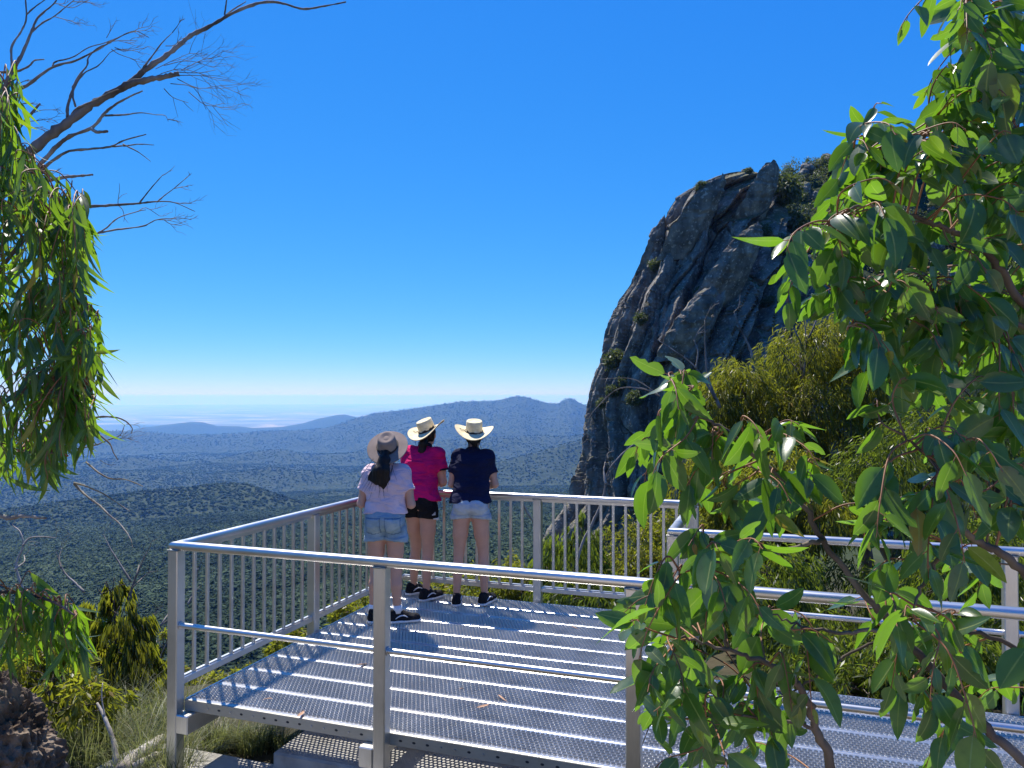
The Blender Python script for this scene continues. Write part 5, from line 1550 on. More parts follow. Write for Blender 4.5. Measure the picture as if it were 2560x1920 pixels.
# shrubs rooted on ledges of the pinnacle
rpx = to_px(ROCK_V)
for k, (px, py, s, lab) in enumerate(((1985, 480, 2.6, 'large bushy tree in the notch right of the pinnacle top'), (1990, 560, 2.4, 'bushy tree below the notch right of the pinnacle top'), (1900, 590, 1.4, 'dark shrub on the central ledge of the pinnacle'),
        (1960, 620, 1.7, 'round green shrub on the ledge near the right side of the pinnacle'), (1755, 470, 0.9, 'small shrub on the upper left shoulder of the pinnacle'), (1785, 485, 0.9, 'grassy tuft shrub below the upper left shoulder of the pinnacle'), (1880, 404, 0.6, 'tiny shrub on the summit of the pinnacle'),
        (1640, 665, 1.0, 'shrub beside the thin spire on the left edge'), (1535, 905, 1.6, 'shrub clinging to the lower left edge of the pinnacle'), (1600, 800, 0.9, 'small shrub on the left flank below the spire'),
        (1750, 735, 0.9, 'shrub on the sloping ledge in the middle of the face'), (1780, 720, 0.8, 'shrub at the upper end of the sloping ledge'), (1920, 760, 0.9, 'shrub on the lower right wall of the pinnacle'), (1560, 960, 1.0, 'low shrub near the foot of the left edge'), (1590, 1000, 1.1, 'shrub on the broken lower wall'), (1530, 980, 0.9, 'shrub on the outermost lower corner of the cliff'), (1500, 1010, 0.8, 'tuft of scrub at the cliff edge beside the far peak'))):
    i = np.argmin(np.hypot(rpx[:, 0] - px, rpx[:, 1] - py) + (ROCK_V[:, 1] > RY + 3) * 300)
    p = ROCK_V[i]
    o = link('cliff_shrub', SHR[k % 3]); o.location = (p[0], p[1] - 0.2, p[2] + s * 0.25); o.scale = (s, s, s); o.rotation_euler = (0, 0, k * 1.3)
    tag(o, lab, 'shrub', 'shrubs rooted in the pinnacle')

# ------------------------------------------------------------------ dead wood
def px_path(pts, Y0, Y1):
    n = len(pts)
    return np.array([at(p[0], p[1], Y0 + (Y1 - Y0) * i / max(1, n - 1)) for i, p in enumerate(pts)])
def twig_fan(mb, p, d, L, depth, g, r):
    """a spray of fine dead twigs"""
    m = p + d * L * 0.5 + g.normal(size=3) * L * 0.07
    e = p + d * L + g.normal(size=3) * L * 0.12
    q = smooth_path([p, m, e], 3)
    mb.tube(q, np.linspace(r, r * 0.55, len(q)), 4, caps=False)
    if depth > 0:
        for k in range(g.integers(2, 4)):
            t = q[g.integers(2, len(q))]
            d2 = unit(d + g.normal(size=3) * 0.42 + np.array([0.10, 0, 0.02]))
            twig_fan(mb, t, d2, L * g.uniform(0.5, 0.8), depth - 1, g, r * 0.62)
def dead_tree(label, specs, twigs, mat, name='dead_tree', seed=1, cat='tree', base=None):
    g = np.random.default_rng(seed)
    root = empty(name, tuple(base if base is not None else specs[0][0][0]) if False else (0, 0, 0))
    for nm, pts, Y0, Y1, r0, r1, n in specs:
        P = smooth_path(px_path(pts, Y0, Y1), 6)
        rr = np.linspace(r0, r1, len(P)) * (1.25 if r0 < 0.016 else 1.0) * (1 + 0.12 * g.normal(size=len(P)))
        P = P + g.normal(size=P.shape) * rr[:, None] * 0.10
        MB().tube(P, rr, n).build(nm, mat, root, smooth=True)
    mb = MB()
    for (px, py), Y, (dx, dz), L, dep, r in twigs:
        for k in range(1):
            twig_fan(mb, at(px, py, Y), unit(np.array([dx, g.uniform(-0.25, 0.25), dz])), L, dep, g, r)
    if mb.n: tag(mb.build('twigs', mat, root), kind='stuff')
    tag(root, label, cat)
    return root
K = lambda L: [(x / 2.44, y / 2.44) for x, y in L]
sp = [('trunk', K([(-190,1250),(-60,1090),(60,1010),(150,950),(300,830),(430,735),(560,640),(700,560),(800,510),(900,485),(1000,470),(1090,450)]), 6.0, 6.2, 0.046, 0.020, 10),
      ('limb', K([(780,520),(880,430),(1000,350),(1100,270),(1160,220),(1300,150),(1400,90),(1540,30),(1650,12),(1740,25),(1850,55),(1960,40),(2110,12)]), 6.18, 6.6, 0.022, 0.006, 9),
      ('limb', K([(150,1120),(240,1010),(350,890),(430,830),(560,780),(640,690),(700,640),(790,590),(870,555)]), 6.0, 5.8, 0.019, 0.005, 8),
      ('branch', K([(200,1090),(260,1030),(400,930),(540,910),(670,895),(760,855),(890,820)]), 6.0, 5.6, 0.011, 0.003, 6),
      ('branch', K([(670,895),(760,890),(850,880),(940,885)]), 5.75, 5.6, 0.006, 0.002, 5),
      ('branch', K([(750,880),(840,925),(920,985)]), 5.7, 5.5, 0.005, 0.0015, 5),
      ('branch', K([(560,785),(590,805),(655,800)]), 5.9, 5.8, 0.011, 0.008, 6),
      ('branch', K([(150,1180),(270,1110),(400,1080),(500,1072),(565,1065)]), 6.1, 5.9, 0.013, 0.006, 6),
      ('branch', K([(100,1240),(250,1260),(400,1275),(560,1260),(720,1250),(850,1240),(950,1230),(1060,1235),(1190,1290)]), 6.1, 5.8, 0.013, 0.002, 6),
      ('branch', K([(850,1240),(920,1150),(990,1070)]), 5.9, 6.0, 0.005, 0.002, 5),
      ('branch', K([(960,1230),(1000,1195),(1060,1150),(1130,1090)]), 5.9, 6.1, 0.005, 0.002, 5),
      ('branch', K([(400,1275),(380,1220),(430,1150),(440,1100)]), 5.95, 5.9, 0.007, 0.003, 5),
      ('branch', K([(450,1440),(580,1425),(720,1400),(870,1380),(960,1340),(1090,1330)]), 5.8, 5.6, 0.008, 0.002, 5),
      ('branch', K([(600,1420),(650,1390),(720,1330),(840,1290),(890,1280)]), 5.75, 5.7, 0.006, 0.002, 5),
      ('branch', K([(20,620),(75,570),(180,510),(320,410),(460,370),(600,300),(700,240),(820,190),(910,230)]), 6.3, 6.5, 0.012, 0.002, 6),
      ('branch', K([(320,405),(340,375),(440,350),(540,290),(640,260),(790,200)]), 6.4, 6.6, 0.006, 0.002, 5),
      ('branch', K([(410,720),(415,640),(440,560),(470,480),(530,400),(540,350),(600,290),(680,260)]), 6.1, 6.3, 0.010, 0.002, 6),
      ('branch', K([(460,650),(445,560),(510,450),(600,400),(670,320)]), 6.1, 6.2, 0.008, 0.002, 5),
      ('branch', K([(430,710),(470,660),(560,620),(640,580),(720,545)]), 6.1, 6.0, 0.008, 0.004, 5),
      ('branch', K([(20,620),(60,500),(75,420),(70,290),(130,190),(160,110),(155,-20)]), 6.4, 6.6, 0.011, 0.004, 6),
      ('branch', K([(40,560),(80,430),(130,340),(190,200),(230,110),(330,20),(360,-40)]), 6.3, 6.5, 0.014, 0.003, 6),
      ('branch', K([(190,200),(260,140),(330,100),(440,10),(480,-30)]), 6.4, 6.6, 0.007, 0.002, 5),
      ('branch', K([(160,90),(210,45),(280,-5)]), 6.5, 6.6, 0.006, 0.003, 5),
      ('branch', K([(-40,445),(60,436),(120,430),(180,400),(210,370),(270,362)]), 6.3, 6.4, 0.009, 0.004, 6),
      ('branch', K([(30,880),(60,850),(150,740),(245,630)]), 6.2, 6.3, 0.016, 0.008, 6),
      ('branch', K([(1360,110),(1420,60),(1500,10)]), 6.4, 6.5, 0.007, 0.003, 5),
      ('branch', K([(1370,90),(1382,0),(1385,-30)]), 6.4, 6.4, 0.006, 0.003, 5),
      ('branch', K([(870,420),(930,340),(990,260),(1050,200)]), 6.2, 6.3, 0.007, 0.002, 5),
      ('branch', K([(640,705),(760,700),(860,688),(950,700)]), 5.85, 5.7, 0.007, 0.002, 5)]
tw = []
for (x, y), d, L, dep in (((950,420),(1,.15),.30,3),((1000,400),(1,.25),.32,3),((980,450),(1,.1),.36,3),((1060,440),(1,.05),.36,3),((1090,460),(1,-.15),.36,3),((1040,510),(1,-.45),.42,3),((1080,480),(1,-.3),.36,3),((1120,420),(1,.12),.3,3),((1150,560),(1,-.35),.3,2),((950,700),(1,-.3),.14,2),((1000,540),(1,-.6),.2,1),
        ((1050,200),(.6,.9),.10,2),((1010,280),(1,.3),.14,2),((640,260),(1,.25),.20,3),((790,200),(1,.1),.14,2),((820,190),(1,.3),.12,2),((650,230),(.4,1),.12,2),((700,290),(1,-.1),.20,2),((680,300),(1,-.4),.18,2),((670,320),(1,.3),.14,2),((440,10),(1,0),.14,2),((330,100),(1,-.2),.22,3),((360,30),(1,.1),.2,3),((330,20),(1,.3),.18,2),
        ((990,1070),(.7,.5),.06,1),((1130,1090),(.6,.6),.05,1),((1090,1330),(1,-.2),.10,2),((960,1340),(1,.1),.14,3),((1000,1340),(1,-.5),.16,2),((1060,1150),(1,.1),.12,2),((1060,1235),(1,0),.14,2),((840,1290),(1,.1),.16,2),((720,1250),(.1,1),.10,1),((720,1250),(.1,-1),.10,1),((280,1060),(1,.3),.12,2),((270,1130),(1,-.2),.12,2),((180,740),(1,.1),.16,2),((200,690),(1,.2),.14,2),((100,640),(1,.3),.12,2),((100,520),(.5,.4),.1,2),((140,760),(1,-.2),.14,2),((300,1230),(1,.2),.14,2)):
    tw.append(((x / 2.44, y / 2.44), 6.1, d, L, dep, 0.0036))
dead_tree('dead leaning tree with bare forked grey branches reaching across the upper left sky', sp, tw, M_DEAD, seed=3)

# bare twigs poking out of the left foliage over the valley
dead_tree('bare drooping twigs sticking out below the left foliage over the valley',
    [('branch', [(180,1060),(238,1044),(275,1042),(300,1046),(318,1056),(330,1070),(328,1084)], 3.6, 3.5, 0.0045, 0.0015, 5),
     ('branch', [(180,1125),(240,1112),(270,1100),(300,1088),(312,1062)], 3.6, 3.6, 0.0035, 0.0012, 5),
     ('branch', [(215,1060),(250,1088),(275,1110),(283,1130),(295,1150)], 3.6, 3.5, 0.004, 0.0015, 5),
     ('branch', [(215,1155),(245,1180),(275,1196),(310,1198),(345,1210),(357,1216)], 3.6, 3.4, 0.004, 0.0012, 5),
     ('branch', [(185,1207),(215,1215),(260,1235),(290,1255),(325,1278)], 3.6, 3.4, 0.004, 0.0012, 5),
     ('branch', [(185,1210),(210,1235),(250,1265),(270,1285),(300,1310),(325,1345),(332,1370)], 3.6, 3.3, 0.005, 0.0012, 5),
     ('branch', [(-20,1280),(20,1295),(60,1290),(115,1296)], 3.4, 3.3, 0.010, 0.004, 6)],
    [((315, 1060), 3.5, (1, -.2), 0.05, 2, 0.0012), ((280, 1095), 3.5, (1, .1), 0.08, 3, 0.0012), ((300, 1088), 3.5, (1, -.4), 0.06, 2, 0.0012), ((250, 1150), 3.5, (1, -.5), 0.05, 1, 0.0012)], M_DEAD, 'dead_branch', 5, 'branch')
# dead sticks standing among the lower left bushes
for k, (lab, pts, Y, r) in enumerate((('pale dead stick with crooked tip left of the young gum', [[(60,1480),(40,1415),(58,1365),(50,1330),(30,1312)], [(56,1365),(75,1345),(110,1342),(140,1345)], [(35,1425),(60,1405),(60,1388)]], 6.2, 0.010),
        ('dark forked dead stick above the hanging leaves', [[(210,1480),(185,1455),(160,1430),(148,1400),(140,1380)], [(152,1420),(148,1395),(155,1370)]], 6.4, 0.009),
        ('dark dead branch with raised prongs above the young gum', [[(320,1520),(330,1470),(345,1430),(368,1380)], [(328,1455),(300,1410),(275,1370),(258,1335)], [(330,1470),(355,1445)], [(340,1440),(348,1412)]], 6.6, 0.012),
        ('grey dead branch slanting behind the corner post', [[(345,1610),(375,1580),(400,1565),(432,1540)], [(365,1590),(385,1550)], [(400,1565),(420,1535)]], 8.0, 0.014),
        ('thin bare dead saplings behind the corner post', [[(380,1690),(385,1640),(378,1580),(372,1560)], [(395,1680),(402,1640),(425,1590)], [(385,1640),(392,1600)]], 8.5, 0.010),
        ('forked dead stick beyond the first balusters', [[(470,1510),(485,1485),(500,1465)], [(480,1490),(490,1450),(495,1420)]], 8.5, 0.012),
        ('white dead branch with angular elbow below the far railing', [[(1300,1245),(1312,1270),(1330,1300),(1350,1330),(1375,1350)]], 9.5, 0.022),
        ('bent dead branch rising in front of the cliff beyond the far railing', [[(1440,1420),(1455,1360),(1480,1310),(1500,1265),(1512,1225),(1520,1180),(1550,1140),(1585,1110),(1612,1095)], [(1514,1210),(1510,1180),(1513,1155)]], 9.0, 0.020),
        ('thin arching twig crossing the lower cliff', [[(1650,990),(1620,975),(1580,968),(1540,975),(1500,1010),(1470,1050),(1455,1110)], [(1650,990),(1600,955),(1560,945),(1500,948)]], 6.0, 0.006),
        ('dark bare sapling standing against the rock face', [[(1800,1020),(1775,960),(1765,900),(1762,800)], [(1790,1000),(1740,920),(1690,880),(1645,850)], [(1740,920),(1745,880),(1735,850)]], 14.0, 0.030),
        ('dark bare trunk beside the yellow-green crown', [[(1885,900),(1870,860),(1850,820),(1835,780)], [(2010,940),(2015,850),(2005,760)], [(2015,860),(2040,800),(2045,740)], [(2010,880),(1985,820),(1965,780)]], 15.5, 0.030))):
    specs = [('stick' if j else 'stem', p, Y, Y + 0.15, r * (1 if j == 0 else 0.7), r * 0.25, 6) for j, p in enumerate(pts)]
    dead_tree(lab, specs, [(p[-1], Y + 0.15, (0.4, 0.8), 0.06 * Y / 3, 1, r * 0.25) for p in pts], M_DEAD if k not in (0, 6, 7) else M_DRIFT, 'dead_branch', 40 + k, 'branch')
# bleached fallen wood on the ground by the corner post
def gpt(px, py, zoff=0.0):
    """the point of the ground seen at a photo pixel"""
    d = px_dir(px, py); lo_, hi_ = 2.0, 12.0
    for _ in range(40):
        m = (lo_ + hi_) / 2
        p = np.array([0, 0, EYE]) + d * (m / d[1])
        if p[2] > max(gz(p[0], p[1]), -0.43 if -4.05 < to_uv(p)[0] < 1.5 and 2.2 < to_uv(p)[1] < 4.09 else -99): lo_ = m
        else: hi_ = m
    return p + np.array([0, 0, zoff])
for k, (lab, pts, r0, r1, mt) in enumerate((
        ('thick bleached fallen log by the foot of the corner post', [(300,1945),(332,1912),(380,1878),(430,1848),(480,1822)], 0.045, 0.028, M_DRIFT),
        ('second bleached log lying along the slab edge', [(330,1930),(390,1900),(450,1893),(520,1880)], 0.030, 0.016, M_DRIFT),
        ('twisted dark root lying across the slab', [(420,1912),(470,1895),(510,1868),(545,1858),(590,1862)], 0.028, 0.010, M_DEAD),
        ('pale crooked branch standing in the grass', [(290,1925),(289,1890),(283,1850),(268,1810),(255,1780),(243,1758)], 0.020, 0.007, M_DRIFT),
        ('grey gnarled branch under the deck corner', [(480,1845),(500,1815),(530,1815),(548,1800),(545,1785)], 0.018, 0.006, M_DRIFT))):
    if k in (3, 4):
        b0 = gpt(*pts[0]); P = np.array([at(x, y, b0[1] + 0.05 * j) for j, (x, y) in enumerate(pts)])
        P[0][2] -= 0.03
    else:
        P = np.array([gpt(x, y, r0 * 0.8) for x, y in pts])
    P = smooth_path(P, 6); gg = np.random.default_rng(60 + k)
    rr = np.linspace(r0, r1, len(P)) * (1 + 0.10 * gg.normal(size=len(P)))
    mb = MB().tube(P, rr, 10)
    q = P[len(P)*2//3]; mb.tube(smooth_path([q, q + unit(P[-1]-P[0]) * 0.10 + (0, 0, 0.05), q + unit(P[-1]-P[0]) * 0.2 + (0.03, 0, 0.06)], 4), np.linspace(r1 * 0.8, 0.003, 9), 6)
    o = mb.build('fallen_branch', mt, None, smooth=True); tag(o, lab, 'branch')

# ---- brown pitted boulder
M_LAVA = noise_mat('pitted_brown_rock', [(0.3, (0.05, 0.036, 0.024)), (0.5, (0.14, 0.10, 0.07)), (0.72, (0.30, 0.235, 0.17))], scale=7, detail=10, rough=0.95, bump=0.9, bscale=38, bdist=0.02, spec=0.2)
me = boulder_mesh('brown_boulder', 0.36, 12, 6, 0.20, (0.82, 0.8, 1.05))
b = link('boulder', me, M_LAVA); c = at(-15, 1895, 3.6); b.location = c
tag(b, 'brown pitted boulder in the lower left corner', 'boulder')
me = boulder_mesh('pink_boulder', 0.22, 19, 4, 0.15, (1.2, 0.8, 0.7))
b = link('boulder', me, M_LAVA); q = foot(2500, 8.2); b.location = (q[0], q[1], q[2] + 0.1)
tag(b, 'small reddish boulder under the trees beyond the right end of the walkway', 'boulder')

# ---- grass
def grass(name, label, spots, mat, seed):
    g = np.random.default_rng(seed)
    VV, QQ, AV, n0 = [], [], [], 0
    for (px, py, nb, L, spread) in spots:
        c = gpt(px, py)
        for k in range(nb):
            a = g.uniform(0, 2 * math.pi); o = c + np.array([math.cos(a), math.sin(a), 0]) * spread * 0.35 * math.sqrt(g.uniform())
            o[2] = float(gzv(o[0], o[1])) - 0.01
            ld = unit(np.array([math.cos(a), math.sin(a), 0]) * 0.8 + np.array([0.35, -0.2, 0]) + g.normal(size=3) * 0.3 * [1, 1, 0])
            l = L * g.uniform(0.55, 1.2); bend = g.uniform(0.3, 1.1)
            sd = np.cross(ld, UP); w = 0.0022 * g.uniform(0.7, 1.4)
            ts = np.linspace(0, 1, 5)
            pts = np.array([o + UP * l * (t - 0.42 * bend * t * t) + ld * l * bend * 0.75 * t * t for t in ts])
            ww = w * (1 - ts ** 2 * 0.9)
            VV.append(np.concatenate([pts - sd * ww[:, None], pts + sd * ww[:, None]]))
            QQ.append(np.array([(i, i + 1, 6 + i, 5 + i) for i in range(4)]) + n0); n0 += 10
            AV.append(np.full(10, g.uniform()))
    o = link(name, np_mesh(name, np.concatenate(VV), np.concatenate(QQ), True, {'var': np.concatenate(AV)}), mat)
    tag(o, label, None, None, 'stuff')
M_GRASS = leaf_mat('tussock_grass', [(0.0, (0.045, 0.062, 0.028)), (0.45, (0.11, 0.13, 0.055)), (0.8, (0.20, 0.20, 0.09)), (1.0, (0.36, 0.30, 0.16))], 0.5, 0.3, (0.35, 0.4, 0.1))
sp = []
g = np.random.default_rng(44)
for k in range(46):
    sp.append((g.uniform(150, 480), g.uniform(1770, 1935), 95, g.uniform(0.28, 0.5), g.uniform(0.25, 0.5)))
for k in range(26):
    sp.append((g.uniform(480, 720), g.uniform(1850, 1885), 70, g.uniform(0.15, 0.3), 0.3))
for k in range(16):
    sp.append((g.uniform(0, 160), g.uniform(1850, 1930), 50, g.uniform(0.2, 0.4), 0.3))
grass('grass', 'long tussock grass growing around the corner post and under the deck', sp, M_GRASS, 9)
sp = [(g.uniform(1900, 2560), g.uniform(1580, 1740), 45, g.uniform(0.2, 0.4), 0.5) for k in range(60)]
grass('grass', 'dry grass on the ground under the trees right of the platform', sp, M_GRASS, 10)

# ------------------------------------------------------------------ near foliage, leaf by leaf
def leaf_template(W, curve, fold, tip=0.9, n=8, blunt=0.85, nib=None, arch=0.10, twist=0.0):
    """unit length blade along +x with a midrib fold, a sideways sickle curve and a slight arch"""
    t = np.linspace(0, 1, n)
    w = W * (np.sin(np.pi * t ** tip) ** blunt) * (1 - 0.15 * t)
    w[0] = 0.012; w[-1] = 0.002
    cy = curve * t * t; cz = -arch * t * t
    mid = np.stack([t, cy, cz], -1)
    tan = unit(np.gradient(mid, axis=0)); sd = unit(np.cross(tan * [1, 1, 0], UP)) * -1
    tw_ = (twist * t)[:, None]; sd = sd * np.cos(tw_) + UP * np.sin(tw_)
    V, Q = [], []
    for i in range(n):
        wl = w[i] * (nib[i] if nib is not None else 1)
        V += [mid[i] + sd[i] * wl + UP * fold * wl, mid[i], mid[i] - sd[i] * w[i] + UP * fold * w[i]]
    for i in range(n - 1):
        a, b = i * 3, (i + 1) * 3
        Q += [(a, a + 1, b + 1, b), (a + 1, a + 2, b + 2, b + 1)]
    return np.array(V), np.array(Q)

def place_leaves(root, leaves, temps, mat_obj, mat_join, names='leaf'):
    """the 300 leaves that show largest become parts of their own; the rest is joined"""
    size = []
    for (o, ax, nm, L, k, var) in leaves:
        p, q = to_px(np.array([o, o + ax * L])); sx = np.linalg.norm(p - q)
        ins = -60 < p[0] < 2620 and -60 < p[1] < 1980
        size.append(sx * (1 + abs(nm[1])) if ins else 0)
    order = np.argsort(size)[::-1]
    meshes = []
    for V, Q in temps:
        me = np_mesh('leaf_blade', V, Q, True, {'var': np.zeros(len(V)), 'rib': np.tile([0, 1.0, 0], len(V) // 3)}); me.materials.append(mat_obj); meshes.append(me)
    VV, QQ, AV, RI, n0 = [], [], [], [], 0
    for rank, i in enumerate(order):
        o, ax, nm, L, k, var = leaves[i]
        sd = np.cross(nm, ax); M = np.stack([ax, sd, nm], 1)
        if rank < 300:
            ob = bpy.data.objects.new(names, meshes[k]); COL.objects.link(ob); ob.parent = root
            m4 = Matrix(((*(M[0] * L), o[0]), (*(M[1] * L), o[1]), (*(M[2] * L), o[2]), (0, 0, 0, 1)))
            ob.matrix_local = m4
        else:
            V, Q = temps[k]
            VV.append(o + (V * L) @ M.T); QQ.append(Q + n0); n0 += len(V); AV.append(np.full(len(V), var)); RI.append(np.tile([0, 1.0, 0], len(V) // 3))
    if VV:
        ob = link('foliage', np_mesh('foliage', np.concatenate(VV), np.concatenate(QQ), True, {'var': np.concatenate(AV), 'rib': np.concatenate(RI)}), mat_join, root)
        tag(ob, kind='stuff')

GUM = [(0.0, (0.016, 0.042, 0.016)), (0.30, (0.024, 0.062, 0.026)), (0.44, (0.075, 0.115, 0.085)), (0.52, (0.03, 0.07, 0.026)), (0.8, (0.05, 0.10, 0.026)), (0.9, (0.11, 0.15, 0.024)), (0.975, (0.26, 0.25, 0.03)), (0.993, (0.30, 0.26, 0.03)), (1.0, (0.38, 0.14, 0.04))]
def gum_leaf_pair(name, stops, **kw):
    kw['rib'] = True
    a = leaf_mat(name, stops, **kw)
    a.node_tree.nodes[a['rand_node']].inputs[1].default_value = 1.0
    b = leaf_mat(name + '_joined', stops, **kw)
    for m in (a, b):
        N, L = m.node_tree.nodes, m.node_tree.links
        P = N['Principled BSDF']
        P.inputs['Coat Weight'].default_value = 0.4; P.inputs['Coat Roughness'].default_value = 0.25
        tc = N.new('ShaderNodeTexCoord'); n = N.new('ShaderNodeTexNoise'); n.inputs['Scale'].default_value = 60; n.inputs['Detail'].default_value = 4
        geo = N.new('ShaderNodeNewGeometry'); L.new(geo.outputs['Position'], n.inputs['Vector'])
        bp = N.new('ShaderNodeBump'); bp.inputs['Strength'].default_value = 0.25; bp.inputs['Distance'].default_value = 0.002
        L.new(n.outputs['Fac'], bp.inputs['Height']); L.new(bp.outputs[0], P.inputs['Normal'])
    return a, b

# ---- the broad leaved gum at the right, close to the camera
g = np.random.default_rng(77)
rt = empty('broad_leaved_gum', (1.05, 2.2, gz(1.05, 2.2)))
tag(rt, 'broad-leaved gum with large glossy leaves filling the right foreground', 'tree')
RB = [([(2085,1990),(2075,1900),(2040,1820),(2010,1740),(1975,1690),(1900,1650),(1800,1620),(1700,1590)], 2.25, 2.05, 0.016, 0.003),
      ([(2660,2010),(2553,1900),(2407,1759),(2239,1570),(2160,1486),(2056,1348),(1979,1224),(1855,1109),(1770,1045),(1700,980)], 2.0, 2.2, 0.015, 0.003),
      ([(2660,1600),(2554,1425),(2460,1360),(2396,1315),(2382,1243),(2330,1150),(2260,1090)], 2.1, 1.9, 0.014, 0.003),
      ([(2680,1000),(2600,820),(2508,692),(2449,612),(2381,578),(2300,549),(2153,515),(2070,560)], 2.3, 2.1, 0.015, 0.003),
      ([(2700,700),(2600,480),(2520,300),(2470,180),(2440,60),(2400,-60)], 2.3, 2.2, 0.014, 0.003),
      ([(2680,1720),(2500,1600),(2300,1570),(2150,1620),(2000,1720),(1900,1760)], 2.2, 2.3, 0.008, 0.002),
      ([(2600,830),(2450,780),(2330,740),(2200,760),(2120,820)], 2.3, 2.15, 0.009, 0.002),
      ([(2540,330),(2400,330),(2270,350),(2180,380),(2120,400)], 2.3, 2.2, 0.008, 0.002),
      ([(2056,1348),(1950,1380),(1850,1410),(1760,1400),(1700,1430)], 2.1, 2.0, 0.007, 0.002),
      ([(2040,1820),(1950,1800),(1850,1790),(1760,1800)], 2.2, 2.1, 0.006, 0.002),
      ([(2396,1315),(2330,1420),(2290,1500),(2280,1560)], 2.0, 1.95, 0.007, 0.002),
      ([(2239,1570),(2100,1580),(1990,1560),(1900,1520)], 2.05, 2.05, 0.006, 0.002)]
skel = []
inv = np.array(rt.location)
wood = MB()
for pts, Y0, Y1, r0, r1 in RB:
    P = smooth_path(px_path(pts, Y0, Y1), 8); P = P + g.normal(size=P.shape) * 0.003
    wood.tube(P - inv, np.linspace(r0, r1, len(P)), 8)
    skel.append(P)
wood.tube(np.array([inv - inv, at(2085, 1990, 2.25) - inv]), [0.022, 0.016], 9)
wood.tube(np.array([np.array([0.12, -0.1, 0.0]), at(2660, 2010, 2.0) - inv]), [0.024, 0.020], 9)
for a_, b_ in (((2600,1950),(2680,1000)), ((2640,1960),(2660,1600)), ((2660,1100),(2700,700))):
    pass
p_main = smooth_path([np.array([0.16, -0.15, 0.0]), at(2760, 1700, 2.15) - inv, at(2740, 1300, 2.2) - inv, at(2690, 1000, 2.3) - inv, at(2700, 700, 2.3) - inv], 6)
wood.tube(p_main, np.linspace(0.028, 0.014, len(p_main)), 9)
wood.tube(np.array([at(2760, 1700, 2.15) - inv, at(2680, 1720, 2.2) - inv]), [0.012, 0.008], 7)
wood.tube(np.array([at(2745, 1500, 2.18) - inv, at(2660, 1600, 2.1) - inv]), [0.016, 0.014], 7)
wood.build('branches', M_BARK, rt, smooth=True)
SK = np.concatenate(skel)
BT = [leaf_template(W, c, f, tp, 8, 0.66, None, ar, tw0) for W, c, f, tp, ar, tw0 in ((0.24, 0.10, 0.15, 0.78, 0.10, 0.0), (0.27, -0.12, 0.32, 0.82, 0.25, 0.3), (0.22, 0.18, 0.14, 0.78, 0.35, -0.4), (0.30, 0.05, 0.22, 0.88, 0.06, 0.2), (0.19, -0.22, 0.4, 0.82, 0.2, 0.7), (0.25, 0.15, 0.45, 0.78, -0.12, -0.6))]
BT += [leaf_template(0.23, 0.08, 0.2, 0.85, 9, 0.66, nib=np.array([1, 1, 1, .8, .35, .7, .5, 1, 1.0])), leaf_template(0.22, -0.1, 0.2, 0.85, 9, 0.66, nib=np.array([1, 1, .7, 1, .9, .3, .45, .8, 1]))]
CL = [(1690,1120,100,150,2.15,44),(1760,1030,100,80,2.2,20),(1690,960,60,50,2.2,12),(1900,1130,130,100,2.1,34),(1890,1260,110,90,2.1,30),(1815,1370,80,100,2.0,30),(1690,1560,110,150,2.0,70),
      (1800,1500,100,110,2.05,36),(1760,1720,130,120,2.1,36),(1700,1880,120,60,2.1,12),(1850,1840,150,80,2.2,22),(1970,1720,110,90,2.2,24),(1960,1570,90,80,2.1,14),(2350,1150,150,110,1.9,34),(2480,1180,110,140,1.95,28),(2170,1200,130,90,1.95,18),(2290,1330,130,100,1.95,26),
      (2300,1590,110,150,1.95,38),(2390,1480,110,120,2.0,18),(2330,1790,110,90,2.0,16),(2480,1640,90,150,2.1,12),(2200,600,150,110,2.15,62),(2120,440,120,90,2.2,34),(2050,650,90,110,2.15,34),(2150,760,90,110,2.15,36),(2210,930,90,90,2.15,12),
      (2380,420,160,160,2.2,80),(2480,620,130,200,2.3,90),(2330,720,140,130,2.25,60),(2430,880,150,130,2.25,70),(2250,330,110,80,2.2,28),(2420,200,110,110,2.2,40),(2500,90,90,110,2.25,50),(2540,300,60,170,2.3,40),(2560,1000,60,140,2.2,30),(2290,1000,120,80,2.1,8),(2460,30,80,60,2.2,26),(2530,170,60,110,2.25,34),(2290,5,20,25,2.1,5),(2360,250,90,60,2.2,20),(2100,330,70,45,2.2,8),(2550,1450,60,200,2.0,10),(2200,1450,60,80,2.0,8)]
leaves = []; tw = MB()
